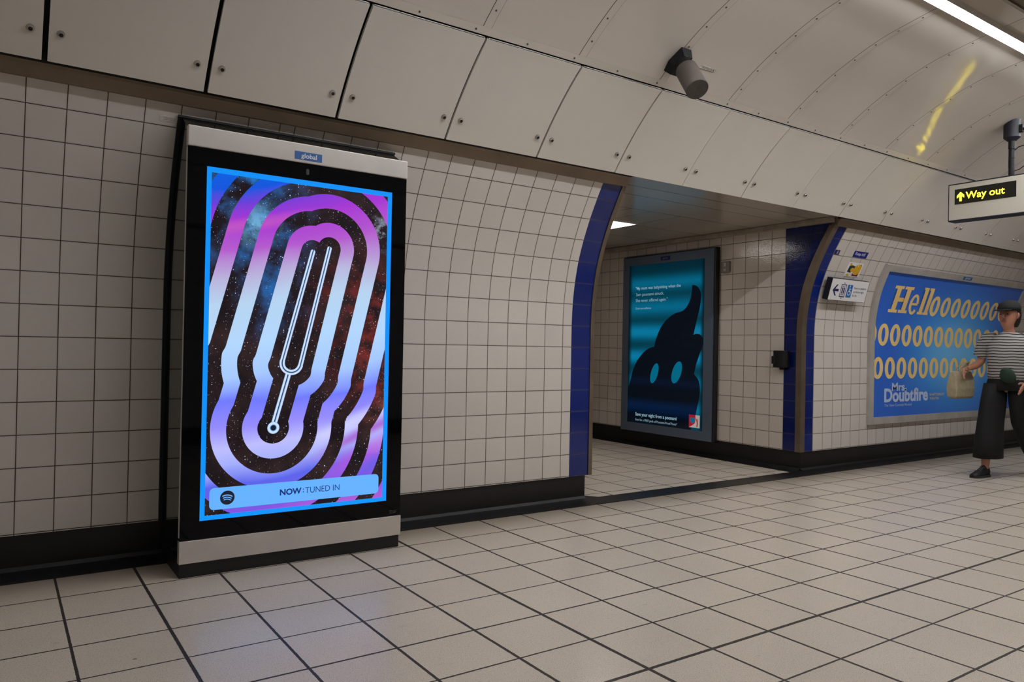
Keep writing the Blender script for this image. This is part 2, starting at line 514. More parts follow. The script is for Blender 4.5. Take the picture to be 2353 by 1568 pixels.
# skirting
sk = MB()
sk.box((X0, 4.262, 0.0), (3.60, 4.42, 0.182))
struct('baseboard_left', sk, M['black_skirt'])
struct('baseboard_right', MB().box((6.225, 4.262, 0.0), (X1, 4.42, 0.182)), M['black_skirt'])
struct('baseboard_passage_right', MB().box((6.225, 4.42, 0.0), (6.40, 9.2, 0.182)), M['black_skirt'])
struct('baseboard_passage_left', MB().box((3.45, 4.42, 0.0), (3.6, 9.2, 0.182)), M['black_skirt'])
# black kerb strip on the floor, with a cove up to the skirting
kp = [(4.071, 0.0), (4.071, 0.004), (4.20, 0.005), (4.245, 0.010), (4.262, 0.026), (4.262, 0.0)]
struct('trim_6', MB().prism_x(kp, X0, 3.60, True), M['black_kerb'])
struct('trim_7', MB().prism_x([(4.065, 0.0), (4.065, 0.004), (4.262, 0.004), (4.262, 0.0)], 3.60, 6.225), M['black_kerb'])
struct('trim_8', MB().prism_x(kp, 6.225, X1, True), M['black_kerb'])
mb = MB()
for a, b_ in (((6.09, 0.0), (6.225, 0.024)),):
    vs = []
    for yy in (4.262, 9.2):
        vs += [(6.09, yy, 0.0), (6.09, yy, 0.004), (6.18, yy, 0.006), (6.225, yy, 0.026), (6.225, yy, 0.0)]
    mb.add(vs, [(0, 1, 2, 3, 4), (9, 8, 7, 6, 5)] + [(i, 5 + i, 5 + (i + 1) % 5, (i + 1) % 5) for i in range(5)])
struct('trim_9', mb, M['black_kerb'])
mb = MB(); mb.add([(3.60, 4.262, 0), (3.74, 4.262, 0), (3.66, 4.36, 0), (3.66, 9.2, 0), (3.60, 9.2, 0), (3.60, 4.262, .004), (3.74, 4.262, .004), (3.66, 4.36, .004), (3.66, 9.2, .004), (3.60, 9.2, .004)],
                 [(5, 6, 7, 8, 9), (4, 3, 2, 1, 0)] + [(i, (i + 1) % 5, 5 + (i + 1) % 5, 5 + i) for i in range(5)])
struct('trim_10', mb, M['black_kerb'])
# ledge between the tiles and the access panels
ledge = [(3.927, 2.262), (3.915, 2.262), (3.888, 2.312), (3.872, 2.322), (3.872, 2.345), (4.08, 2.345), (4.08, 2.262)]
struct('trim_11', MB().prism_x(ledge, X0, 3.64, False), M['ledge'])
struct('trim_12', MB().prism_x(ledge, 6.21, X1, False), M['ledge'])
struct('trim_13', MB().box((X0, 3.815, 2.322), (3.64, 3.90, 2.352)).box((6.2, 3.815, 2.322), (X1, 3.90, 2.352)), M['dark_gap'])
# soffit of the passage
struct('ceiling_passage', MB().box((3.60, 3.825, 2.34), (6.2, 9.2, 2.42)), M['soffit'])
# trunking along the top of the right-hand passage wall
tr = MB().box((6.135, 3.93, 2.292), (6.2, 6.0, 2.338)).box((6.14, 6.0, 2.288), (6.2, 9.2, 2.334))
tr.box((6.130, 5.30, 2.290), (6.199, 5.40, 2.3395)).box((6.126, 4.30, 2.289), (6.199, 4.33, 2.3395))
o = tr.build('cable_trunking', M['conduit'], bevel=0.004)
tag(o, 'cream painted cable trunking along the top of the tiled passage wall', 'trunking')
# upper backing behind the access panels and the edge band above them
back = [(p[0] + 0.035, p[1] + 0.03) for p in refine(PAN)]
struct('wall_upper_backing', MB().prism_x(slab_poly([(3.86, 2.353)] + back + [(3.42, 2.83)], 0.03), X0, X1), M['dark_gap'])
BAND = [(3.366, 2.772), (3.352, 2.8056)]
band = slab_poly([(3.3665, 2.7720), (3.3520, 2.8050)], 0.05)
# ceiling, both halves of the vault
crown = refine(CEI)
arch = crown + mir(crown)[::-1][1:]
ceil = MB()
P = np.array(arch); arc = np.concatenate([[0], np.cumsum(np.hypot(*np.diff(P, axis=0).T))])
outp = slab_poly(arch, 0.06)[len(arch):][::-1]
for i in range(len(arch) - 1):
    a, b_ = arch[i], arch[i + 1]; c_, d_ = outp[i], outp[i + 1]
    ceil.add([(X0, *a), (X1, *a), (X1, *b_), (X0, *b_)], [(0, 1, 2, 3)], [(X0, arc[i]), (X1, arc[i]), (X1, arc[i + 1]), (X0, arc[i + 1])], True)
    ceil.add([(X0, *c_), (X1, *c_), (X1, *d_), (X0, *d_)], [(3, 2, 1, 0)], [(X0, arc[i])] * 4, True)
ceiling = struct('ceiling', ceil, M['ring'], None, True)
bandmb = MB().prism_x(slab_poly([(3.3612, 2.7647), (3.3345, 2.7977)], 0.05), X0, X1)
struct('trim_14', bandmb, M['band'])
# near side of the tunnel and the two ends (behind and beyond the camera)
struct('wall_front', MB().prism_x([(2 * YM - p[0], p[1]) for p in wpoly], X0, X1, True), M['wall_tile_a'])
struct('baseboard_front', MB().box((X0, -1.2, 0), (X1, -1.022, 0.182)), M['black_skirt'])
struct('wall_upper_front', MB().prism_x([(2 * YM - p[0], p[1]) for p in slab_poly([(3.90, 2.30)] + refine(PAN) + [(3.36, 2.82)], 0.05)], X0, X1, True), M['panel'])
struct('wall_end_near', MB().box((X0 - 0.1, -1.2, 0), (X0, 4.6, 3.5)), M['panel'])
struct('wall_end_far', MB().box((X1, -1.2, 0), (X1 + 0.1, 4.6, 3.5)), M['panel'])

# screws of the lining: children of the ceiling
def screw_mesh():
    m = MB()
    m.cyl((0, 0, -0.004), (0, 0, 0.0025), 0.0065, 0.0055, 12)
    m.cyl((0, 0, 0.0020), (0, 0, 0.0030), 0.0022, 0.0020, 6)
    return m
s0 = screw_mesh().build('screw', M['screw'])
screw_me = s0.data
D.objects.remove(s0)
def put_screw(p, n):
    o = D.objects.new('screw', screw_me); COL.objects.link(o)
    o.parent = ceiling
    o.matrix_basis = Matrix.Translation(p) @ Vector(n).to_track_quat('Z', 'Y').to_matrix().to_4x4()
cr = np.array(crown); carc = np.concatenate([[0], np.cumsum(np.hypot(*np.diff(cr, axis=0).T))])
nsc = 0
for i in range(0, 8):
    xs = 2.068 + 0.6485 * i + 0.026
    for s in np.arange(0.10, 1.45, 0.155):
        y = float(np.interp(s, carc, cr[:, 0])); z = float(np.interp(s, carc, cr[:, 1]))
        y1 = float(np.interp(s + .02, carc, cr[:, 0])); z1 = float(np.interp(s + .02, carc, cr[:, 1]))
        if abs(y - 2.236) < 0.04: continue
        # only where the picture reaches
        px = Vector((xs, y, z - 1.12)); cm = Matrix(R_).transposed() @ px
        if cm.z >= 0: continue
        ux = 1176.5 + 1723.155 * cm.x / -cm.z; vy = 784 - 1723.155 * cm.y / -cm.z
        if ux > 2353 or vy < -5: continue
        n = Vector((0, -(z1 - z), (y1 - y))).normalized()
        if n.z > 0: n = -n
        if nsc < 72:
            put_screw((xs, y, z), n); nsc += 1
for i in range(24):
    xs = 1.04 + 0.331 * i
    put_screw((xs, 3.3500, 2.7785), (0, -0.777, -0.629))

# ------------------------------------------------------------------ access panels
near = {
 -1: 'cream curved access panel cut off by the left edge of the view, above bare tiles',
 0: 'large cream access panel over the bare tiled wall left of the lit screen',
 1: 'cream curved access panel directly above the left half of the lit advertising screen',
 2: 'cream curved access panel directly above the right half of the lit advertising screen',
 3: 'cream access panel above the tiles just right of the lit screen',
 4: 'cream access panel above the tiles, ending just short of the blue door strip',
 5: 'cream access panel over the left end of the passage opening',
 6: 'cream access panel over the passage opening, second from its left end',
 7: 'cream access panel over the passage opening, third from its left end',
 8: 'cream access panel over the right end of the passage opening',
 9: 'cream access panel above the blue strip at the right side of the passage opening',
 10: 'cream access panel above the keep left plate and the white lift sign',
 11: 'cream access panel above the left end of the big blue poster',
 12: 'cream access panel below and behind the left part of the yellow lettered hanging sign',
 13: 'cream access panel below and behind the middle of the hanging sign',
 14: 'cream access panel at the right edge of the view, lowest behind the hanging sign',
}
PR = refine(PAN)
gapw = {0: .011, 1: .010, 2: .009, 3: .0065, 4: .0065, 5: .0055, 6: .0022, 7: .005, 8: .0015, 9: .005, 10: .005, 11: .0016, 12: .004, 13: .004, 14: .002, 15: .004}
pa = np.array(PR); parc = np.concatenate([[0], np.cumsum(np.hypot(*np.diff(pa, axis=0).T))])
def panpt(x, s, off=0.0):
    y = float(np.interp(s, parc, pa[:, 0])); z = float(np.interp(s, parc, pa[:, 1]))
    y1 = float(np.interp(s + .03, parc, pa[:, 0])); z1 = float(np.interp(s + .03, parc, pa[:, 1]))
    y0 = float(np.interp(s - .03, parc, pa[:, 0])); z0 = float(np.interp(s - .03, parc, pa[:, 1]))
    n = Vector((0, -(z1 - z0), (y1 - y0))).normalized()
    if n.y > 0: n = -n
    return Vector((x, y, z)) + n * off, n
lk = MB().cyl((0, 0, -0.004), (0, 0, 0.006), 0.0165, 0.0150, 24).cyl((0, 0, 0.006), (0, 0, 0.011), 0.0125, 0.0105, 24)
lo = lk.build('lock', M['lock_steel']); lock_me = lo.data; D.objects.remove(lo)
ls = MB().cyl((0, 0, 0.0105), (0, 0, 0.0116), 0.0085, 0.0085, 20).box((-0.0085, -0.0016, 0.0112), (0.0085, 0.0016, 0.0122))
lo = ls.build('keyhole', M['lock_dark']); key_me = lo.data; D.objects.remove(lo)
for k, lab in near.items():
    xa = 0.143 + 0.6566 * k; xb = xa + 0.6566
    ga = gapw.get(k, .01) ; gb = gapw.get(k + 1, .01)
    xm = (xa + xb) / 2
    root = empty('access_panel', (xm, PAN[0][0], PAN[0][1]), lab, 'panel', 'row of cream access panels above the tiled wall')
    prof = [panpt(0, s)[0] for s in parc]
    prof = [(p.y, p.z) for p in prof]
    inner = slab_poly(prof, 0.018)
    MB().prism_x(inner, xa + ga, xb - gb, True).build('panel_sheet', M['panel'], root)
    # piano hinge at the top edge
    hb = MB()
    n_ = 9
    for j in range(n_):
        x_0 = xa + ga + 0.004 + (0.6566 - ga - gb - 0.008) * j / n_
        x_1 = xa + ga + 0.004 + (0.6566 - ga - gb - 0.008) * (j + 1) / n_ - 0.002
        hb.cyl((x_0, 3.3692, 2.7578), (x_1, 3.3692, 2.7578), 0.0026, None, 10)
    hb.build('hinge', M['lock_steel'], root)
    for side, xx in ((0, xa + 0.055), (1, xb - 0.055)):
        pos, n = panpt(xx, 0.128, 0.0)
        rot = n.to_track_quat('Z', 'Y').to_matrix().to_4x4()
        tw = random.uniform(-1.2, 1.2)
        l = D.objects.new('lock', lock_me); COL.objects.link(l); l.parent = root
        l.matrix_basis = Matrix.Translation(pos - root.location) @ rot @ Matrix.Rotation(tw, 4, 'Z')
        q = D.objects.new('keyhole', key_me); COL.objects.link(q); q.parent = l

# ------------------------------------------------------------------ lamps
t = empty('strip_light', (4.0, 2.246, 3.235), 'long white glowing strip light running along the crown of the vault', 'light')
MB().cyl((1.1, 2.236, 3.2155), (9.0, 2.236, 3.2155), 0.0235, None, 20).build('diffuser', M['strip_lamp'], t)
MB().cyl((-3.0, 2.236, 3.2155), (1.08, 2.236, 3.2155), 0.0235, None, 20).build('diffuser', M['strip_lamp_fill'], t)  # unseen run, added to fill the display's shadow, dimmed to darken the left
MB().box((-3.05, 2.196, 3.2225), (9.05, 2.276, 3.256)).box((-3.05, 2.196, 3.2010), (9.05, 2.1985, 3.2225)).box((-3.05, 2.2735, 3.2010), (9.05, 2.276, 3.2225)).build('housing', M['lamp_body'], t)  # thin side lips added to keep grazing lamp light off the vault
t = empty('ceiling_light', (4.84, 5.66, 2.34), 'bright square recessed light panel in the passage ceiling', 'light')
MB().box((4.56, 5.36, 2.334), (5.12, 5.93, 2.3385)).build('diffuser', M['passage_lamp'], t)
fr = MB().box((4.54, 5.34, 2.332), (4.56, 5.95, 2.3395)).box((5.12, 5.34, 2.332), (5.128, 5.95, 2.3395)).box((4.56, 5.34, 2.332), (5.12, 5.36, 2.3395)).box((4.56, 5.93, 2.332), (5.12, 5.95, 2.3395)).box((4.836, 5.36, 2.3325), (4.842, 5.93, 2.334))
fr.build('frame', M['lamp_body'], t)
o = MB().box((X0, 2.000, 3.215), (X1, 2.020, 3.275)).box((X0, 1.90, 3.225), (X1, 2.000, 3.275)).build('cable_tray', M['brown_metal'])
tag(o, 'dark cable tray beyond the strip light in the top right corner', 'cable tray')

# ------------------------------------------------------------------ text helper
def text2d(body, bold=0.0, spacing=1.0):
    cu_ = D.curves.new('t', 'FONT'); cu_.body = body; cu_.offset = bold; cu_.size = 1.0
    cu_.space_character = spacing; cu_.resolution_u = 4
    ob = D.objects.new('t', cu_); COL.objects.link(ob)
    dg = bpy.context.evaluated_depsgraph_get()
    me = D.meshes.new_from_object(ob.evaluated_get(dg))
    vs = np.array([tuple(v.co)[:2] for v in me.vertices]); fs = [tuple(p.vertices) for p in me.polygons]
    D.objects.remove(ob); D.curves.remove(cu_); D.meshes.remove(me)
    return vs, fs
def text_into(mb, body, fn, u0, u1, v0, v1, bold=0.0, shear=0.0, ref=None, spacing=1.0):
    """fit text to the rectangle u0..u1 x v0..v1 (v0 = bottom of ink or baseline when ref='cap')"""
    vs, fs = text2d(body, bold, spacing)
    a = vs.min(0); b_ = vs.max(0)
    lo, hi = (0.0, 0.70) if ref == 'cap' else (a[1], b_[1])
    U = (vs[:, 0] - a[0]) / (b_[0] - a[0]); V = (vs[:, 1] - lo) / (hi - lo)
    uu = u0 + U * (u1 - u0); vv = v0 + V * (v1 - v0)
    uu = uu + shear * (vv - v0)
    mb.add([fn(x, y) for x, y in zip(uu, vv)], fs)
    return mb
def ell(cx, cy, rx, ry, n=28, sh=0.0):
    return [(cx + rx * math.cos(2 * math.pi * i / n) + sh * ry * math.sin(2 * math.pi * i / n), cy + ry * math.sin(2 * math.pi * i / n)) for i in range(n)]
def ring2(mb, fn, outer, inner):
    n = len(outer)
    mb.add([fn(*p) for p in outer] + [fn(*p) for p in inner], [(i, (i + 1) % n, n + (i + 1) % n, n + i) for i in range(n)])
def fill2(mb, fn, pts):
    mb.add([fn(*p) for p in pts], [tuple(range(len(pts)))])
def grid2(mb, fn, u0, u1, v0, v1, nu=1, nv=1, uvs=True):
    vs = []; uv_ = []
    for j in range(nv + 1):
        for i in range(nu + 1):
            u = u0 + (u1 - u0) * i / nu; v = v0 + (v1 - v0) * j / nv
            vs.append(fn(u, v)); uv_.append((u, v))
    fs = [(j * (nu + 1) + i, j * (nu + 1) + i + 1, (j + 1) * (nu + 1) + i + 1, (j + 1) * (nu + 1) + i) for j in range(nv) for i in range(nu)]
    mb.add(vs, fs, uv_, True)
def slab2(mb, fn3, u0, u1, v0, v1, o0, o1, nv=1):
    """box in (u,v,offset) space mapped by fn3, subdivided in v"""
    for o_ in (o0, o1):
        vs = []; 
        for j in range(nv + 1):
            v = v0 + (v1 - v0) * j / nv
            vs += [fn3(u0, v, o_), fn3(u1, v, o_)]
        mb.add(vs, [(2 * j, 2 * j + 1, 2 * j + 3, 2 * j + 2) for j in range(nv)], None, nv > 1)
    for u in (u0, u1):
        vs = []
        for j in range(nv + 1):
            v = v0 + (v1 - v0) * j / nv
            vs += [fn3(u, v, o0), fn3(u, v, o1)]
        mb.add(vs, [(2 * j, 2 * j + 1, 2 * j + 3, 2 * j + 2) for j in range(nv)])
    for v in (v0, v1):
        mb.add([fn3(u0, v, o0), fn3(u1, v, o0), fn3(u1, v, o1), fn3(u0, v, o1)], [(0, 1, 2, 3)])
def rrect(u0, u1, v0, v1, r, n=6):
    out = []
    for cx, cy, a0 in ((u1 - r, v1 - r, 0), (u0 + r, v1 - r, 90), (u0 + r, v0 + r, 180), (u1 - r, v0 + r, 270)):
        for i in range(n + 1):
            a = math.radians(a0 + 90 * i / n); out.append((cx + r * math.cos(a), cy + r * math.sin(a)))
    return out

# ------------------------------------------------------------------ the lit advertising display
def screen_mat():
    m, nt, bs = mat_base('display_artwork')
    u, v, tc = uvxy(nt)
    def length(x, y): return (x * x + y * y).sqrt()
    def seg(ax, ay, bx, by):
        dx, dy = bx - ax, by - ay; L = dx * dx + dy * dy
        px = u - ax; py = v - ay
        t = ((px * dx + py * dy) * (1.0 / L)).clamp()
        return length(px - t * dx, py - t * dy)
    t1 = seg(1.331, 1.586, 1.1858, 1.0254); t2 = seg(1.419, 1.610, 1.278, 1.0015)
    # U bend: lower half of a ring
    rx = u - 1.232; ry = v - 1.0135
    # frame of the fork: axis direction
    axx, axy = -0.2510, -0.9680       # pointing down the handle
    al = rx * axx + ry * axy
    ringd = (length(rx, ry) - 0.0476).abs() + al.lt(0.0) * 10.0
    hd = seg(1.216, 0.955, 1.147, 0.700)
    bd = length(u - 1.147, v - 0.689)
    d = t1.min(t2).min(ringd - al.step(0.0, 0.045) * 0.010).min(hd - 0.006).min(bd - 0.0175)
    idx = ((d + 0.0132) * (1.0 / 0.0744))
    band = (idx * 0.5).fract().gt(0.5)      # 1 = coloured stripe
    uv = vec(nt, u, v)
    warp = noise(nt, vec(nt, u * 0.8 + v * 0.25, v * 2.2 - u * 0.7), 1.6, 2.0) - 0.5
    s = v + (u - 1.29) * -0.10 + warp * 0.16 - v.step(1.55, 1.90) * (u - 0.92).clamp() * 0.20
    f = ((s - 0.25) * (1.0 / 1.70)).clamp()
    stops = [(0.00, rgb(175, 90, 215)), (0.06, rgb(125, 85, 225)), (0.125, rgb(90, 100, 235)), (0.17, rgb(165, 175, 252)), (0.22, rgb(190, 190, 255)),
             (0.28, rgb(150, 140, 252)), (0.36, rgb(112, 122, 255)), (0.43, rgb(165, 200, 255)), (0.52, rgb(178, 215, 255)), (0.64, rgb(182, 212, 240)),
             (0.72, rgb(185, 180, 220)), (0.80, rgb(180, 90, 205)), (0.87, rgb(165, 50, 210)), (0.93, rgb(100, 62, 215)), (0.97, rgb(6, 84, 222)), (1.0, rgb(0, 92, 224))]
    grad = ramp(nt, f, stops)
    # brighter streak rising to the right and magenta folds in the lower right
    st = (v - 0.58 - (u - 1.29) * 0.42 + warp * 0.08)
    hl = (st).abs().step(0.075, 0.0) * u.step(1.2, 1.5)
    grad = mixc(nt, hl * 0.7, grad, rgb(215, 215, 255))
    mg = (st + 0.085).abs().step(0.05, 0.0) * u.step(1.25, 1.6)
    grad = mixc(nt, mg * 0.75, grad, rgb(165, 60, 200))
    mg2 = (st + 0.20).abs().step(0.10, 0.0) * u.step(1.3, 1.6)
    grad = mixc(nt, mg2 * 0.6, grad, rgb(200, 80, 215))
    pk = (v - 1.72 - (u - 1.1) * 0.28 + warp * 0.05).abs().step(0.05, 0.0) * u.step(1.6, 1.1)
    grad = mixc(nt, pk * 0.55, grad, rgb(205, 95, 185))
    # night sky
    cloud = noise(nt, uv, 5.0, 8.0, 0.62); cloud2 = noise(nt, uv, 11.0, 6.0, 0.6)
    def blob(x, y, r0): return length(u - x, (v - y)).step(r0, 0.0)
    blue = (blob(1.02, 1.70, 0.42) * 1.2 + blob(0.98, 1.93, 0.25) + blob(1.12, 1.35, 0.28) * 0.8) * cloud.step(0.42, 0.75)
    red = (blob(1.62, 1.30, 0.42) + blob(1.66, 1.0, 0.35) + blob(1.72, 0.9, 0.2)) * cloud2.step(0.38, 0.75)
    dark = mixc(nt, cloud.step(0.35, 0.75), rgb(20, 12, 16), rgb(52, 34, 34))
    sky = mixc(nt, blue.clamp(), dark, rgb(20, 112, 190))
    core = blob(1.045, 1.70, 0.16) * cloud2.step(0.35, 0.6)
    sky = mixc(nt, core.clamp() * 0.8, sky, rgb(120, 185, 230))
    sky = mixc(nt, (red * 0.8).clamp(), sky, rgb(128, 44, 38))
    wh = blob(1.72, 1.72, 0.12) * cloud2.step(0.48, 0.62)
    sky = mixc(nt, wh.clamp() * 0.9, sky, rgb(190, 200, 225))
    rdlow = blob(1.70, 0.85, 0.2) * cloud.step(0.5, 0.7)
    sky = mixc(nt, rdlow * 0.8, sky, rgb(170, 90, 70))
    def stars(scale, thr, colr, k):
        vo = nt.new('ShaderNodeTexVoronoi'); vo.inputs['Scale'].default_value = scale
        nt.l.new(uv, vo.inputs['Vector'])
        sp = nt.new('ShaderNodeSeparateColor'); nt.l.new(vo.outputs['Color'], sp.inputs[0])
        big = X(nt, sp.outputs[0])
        rr = big.pow(2.5) * thr
        return ((rr - X(nt, vo.outputs['Distance'])) * (1.0 / (thr * 0.25))).clamp() * k
    sky = mixc(nt, stars(80.0, 0.22, None, 0.95), sky, rgb(215, 228, 250))
    sky = mixc(nt, stars(24.0, 0.085, None, 1.0), sky, rgb(170, 215, 255))
    sky = mixc(nt, stars(120.0, 0.28, None, 0.7), sky, rgb(170, 180, 215))
    img = mixc(nt, band, sky, grad)
    # the chrome tuning fork
    def bar(dd, w, px):      # px = signed side offset / w
        inside = dd.step(w, w - 0.0012)
        return inside
    def sside(ax, ay, bx, by):
        dx, dy = bx - ax, by - ay; L = math.hypot(dx, dy)
        return ((u - ax) * (dy / L) - (v - ay) * (dx / L))
    chrome_stops = [(0.0, rgb(60, 120, 190)), (0.12, rgb(200, 228, 255)), (0.36, rgb(205, 230, 255)), (0.43, rgb(16, 36, 90)), (0.52, rgb(10, 22, 60)),
                    (0.60, rgb(130, 175, 230)), (0.78, rgb(225, 238, 255)), (0.93, rgb(190, 205, 245)), (1.0, rgb(70, 90, 150))]
    W = 0.0132
    side1 = sside(1.331, 1.586, 1.1858, 1.0254); side2 = sside(1.419, 1.610, 1.278, 1.0015)
    c1 = ramp(nt, (side1 * (-0.5 / W) + 0.5).clamp(), chrome_stops)
    c2 = ramp(nt, (side2 * (-0.5 / W) + 0.5).clamp(), chrome_stops)
    img = mixc(nt, t1.step(W, W - 0.0014) * al.lt(0.0), img, c1)
    img = mixc(nt, t2.step(W, W - 0.0014) * al.lt(0.0), img, c2)
    rr = ((length(rx, ry) - 0.0476) * (0.5 / 0.0145) + 0.5).clamp()
    c3 = ramp(nt, rr, chrome_stops)
    img = mixc(nt, ringd.step(0.0145, 0.013), img, c3)
    sh = sside(1.216, 0.955, 1.147, 0.700); WH = 0.0155
    ch = ramp(nt, (sh * (-0.5 / WH) + 0.5).clamp(), chrome_stops)
    img = mixc(nt, hd.step(WH, WH - 0.0014) * (ringd.gt(0.013)), img, ch)
    bc = ramp(nt, (bd * (1.0 / 0.031)).clamp(), [(0.0, rgb(14, 20, 40)), (0.42, rgb(20, 30, 60)), (0.50, rgb(120, 180, 225)), (0.66, rgb(215, 232, 255)), (0.9, rgb(190, 220, 250)), (1.0, rgb(80, 120, 180))])
    img = mixc(nt, bd.step(0.031, 0.0296), img, bc)
    # glowing blue border
    inn = ((u - 0.829).min(1.744 - u)).min((v - 0.284).min(1.924 - v))
    bcol = mixc(nt, v.step(0.2, 0.8) * 0.35, rgb(8, 150, 255), rgb(0, 132, 235))
    img = mixc(nt, inn.lt(0.0), img, bcol)
    bs.inputs['Base Color'].default_value = (0.01, 0.01, 0.012, 1)
    bs.inputs['Roughness'].default_value = 0.06
    bs.inputs['Specular IOR Level'].default_value = 0.15
    nt.l.new(img, bs.inputs['Emission Color'])
    bs.inputs['Emission Strength'].default_value = SCREEN
    return m
KY = 3.76; KX0, KX1 = 0.718, 1.857
kio = empty('advertising_display', (1.2875, 4.0, 0.0), 'tall black floor-standing digital screen showing a tuning fork in striped rings', 'display')
bp = [(3.80, 0.085), (3.80, 2.128), (3.952, 2.214)] + [(p[0] - 0.012, p[1]) for p in WS[::-1] if p[1] < 2.18] + [(4.225, 0.085)]
MB().prism_x(bp, KX0 + 0.006, KX1 - 0.006).build('cabinet', M['side_black'], kio)
gas = MB()
gp = [(3.967, 2.216)] + [(p[0] - 0.002, p[1]) for p in WS[::-1] if p[1] < 2.18]
gp_in = [(p[0] - 0.020, p[1]) for p in gp]
g_poly = gp + gp_in[::-1]
gas.prism_x(g_poly, KX0 - 0.012, KX0 + 0.005); gas.prism_x(g_poly, KX1 - 0.005, KX1 + 0.008)
gas.box((KX0 - 0.012, 3.940, 2.209), (KX1 + 0.008, 3.963, 2.220))
gas.build('edge_gasket', M['rubber'], kio)
MB().box((KX0 + 0.002, 3.768, 0.176), (KX1 - 0.002, 3.80, 2.034)).build('bezel', M['gloss_black'], kio)
MB().box((KX0 - 0.001, 3.772, 0.19), (KX0 + 0.006, 3.786, 2.03)).build('edge_strip', M['steel'], kio)
MB().box((KX0, KY, 2.036), (KX1, 3.80, 2.134)).build('header', M['steel'], kio, bevel=0.005)
MB().box((KX0, KY, 0.068), (KX1, 3.80, 0.174)).build('lower_band', M['steel'], kio, bevel=0.002)
MB().box((KX0 + 0.004, 3.772, 0.0), (KX1 - 0.006, 4.22, 0.080)).build('plinth', M['matt_black'], kio)
M['screen'] = screen_mat()
scr = MB(); grid2(scr, lambda u, v: (u, 3.7672, v), 0.807, 1.769, 0.262, 1.950)
grid2(scr, lambda u, v: (u, 3.7679, v), 1.769, 0.807, 0.262, 1.950)
scr.build('screen', M['screen'], kio)
fscr = lambda u, v: (u, 3.7664, v)
M['banner'] = pbr('banner_glow', rgb(20, 40, 60), 0.2, emis=rgb(100, 176, 255), estr=SCREEN)
M['banner_ink'] = pbr('banner_ink_glow', rgb(5, 10, 20), 0.2, emis=rgb(10, 44, 120), estr=SCREEN)
M['logo_ink'] = pbr('logo_ink_glow', rgb(5, 5, 10), 0.2, emis=rgb(14, 24, 44), estr=SCREEN)
b_ = MB(); fill2(b_, fscr, rrect(0.849, 1.722, 0.308, 0.413, 0.022)); ban = b_.build('caption_banner', M['banner'], kio)
fsc2 = lambda u, v: (u, 3.7658, v)
mb = MB(); text_into(mb, 'NOW', fsc2, 1.186, 1.297, 0.346, 0.378, bold=0.035)
text_into(mb, 'TUNED IN', fsc2, 1.316, 1.500, 0.346, 0.376, bold=-0.004)
fill2(mb, fsc2, [(1.304, .352), (1.309, .352), (1.309, .357), (1.304, .357)]); fill2(mb, fsc2, [(1.304, .366), (1.309, .366), (1.309, .371), (1.304, .371)])
mb.build('caption_lettering', M['banner_ink'], ban)
mb = MB(); fill2(mb, fsc2, ell(0.932, 0.3615, 0.034, 0.034, 40)); lg = mb.build('round_logo', M['logo_ink'], ban)
mb = MB()
for (w_, yc, th, sag) in ((0.0235, 0.374, 0.0028, 0.0065), (0.0200, 0.3635, 0.0025, 0.0055), (0.0165, 0.3540, 0.0021, 0.0045)):
    top = []; bot = []
    for i in range(13):
        t_ = -1 + 2 * i / 12
        yy = yc - sag * t_ * t_ - 0.002 * t_
        top.append((0.932 + w_ * t_, yy + th)); bot.append((0.932 + w_ * t_, yy - th))
    fill2(mb, lambda u, v: (u, 3.7654, v), top + bot[::-1])
mb.build('logo_waves', M['banner'], lg)
# name plate
pl = MB().box((1.224, 3.7585, 2.050), (1.366, 3.7600, 2.091)).build('name_plate', M['plaque_blue'], kio)
mb = MB(); text_into(mb, 'global', lambda u, v: (u, 3.7580, v), 1.257, 1.338, 2.0525, 2.0835, bold=0.012)
mb.build('lettering', M['white_ink'], pl)
mb = MB(); fill2(mb, lambda u, v: (u, 3.7674, v), rrect(1.287, 1.303, 1.978, 2.010, 0.0078)); mb.build('sensor', M['sensor'], kio)
mb = MB()
for i, zz in enumerate((0.2045, 0.1975, 0.1905)):
    text_into(mb, ('Electrical equipment', 'Danger of death', 'Do not open')[i], lambda u, v: (u, 3.7674, v), 1.791, 1.838 - 0.006 * i, zz - 0.0022, zz + 0.0022)
mb.build('small_print', M['grey_ink'], kio)

# small notice beside the display
nb = MB(); slab2(nb, wallpt, 0.628, 0.712, 2.060, 2.083, 0.0, 0.003); o = nb.build('notice_label', M['paper'])
tag(o, 'tiny white paper label stuck to the tiles left of the lit screen top', 'label')
mb = MB(); 
for s_ in (2.073, 2.0655):
    text_into(mb, 'ASSET 1042 000', lambda u, v: wallpt(u, v, 0.0034), 0.644, 0.700, s_, s_ + 0.004)
mb.build('lettering', M['black_ink'], o)

# ------------------------------------------------------------------ passage poster
PXF = 6.12
fp = lambda off: (lambda u, v: (PXF - off, u, v))
pas = empty('lightbox_poster', (6.16, 5.92, 0.15), 'tall dim teal lightbox poster with a dark swirl shape and white quote, in slate frame', 'poster')
MB().box((6.135, 5.225, 0.158), (6.199, 6.618, 2.198)).build('case', M['matt_black'], pas, bevel=0.006)
fr = MB()
fr.box((PXF, 5.242, 2.085), (6.14, 6.605, 2.182)).box((PXF, 5.242, 0.165), (6.14, 6.605, 0.262))
fr.box((PXF, 5.242, 0.262), (6.14, 5.362, 2.085)).box((PXF, 6.505, 0.262), (6.14, 6.605, 2.085))
fr.build('frame', M['frame_slate'], pas)
m, nt, bs = mat_base('teal_backlit_print')
u, v, tc = uvxy(nt)
g = None
for z_, w_, k_ in ((1.868, .07, .60), (1.592, .08, .62), (1.312, .075, .95), (1.030, .07, 1.0), (0.745, .07, .95), (0.475, .07, .7)):
    t_ = ((v - z_).abs()).step(w_ * 1.9, 0.0) * k_
    g = t_ if g is None else g.max(t_)
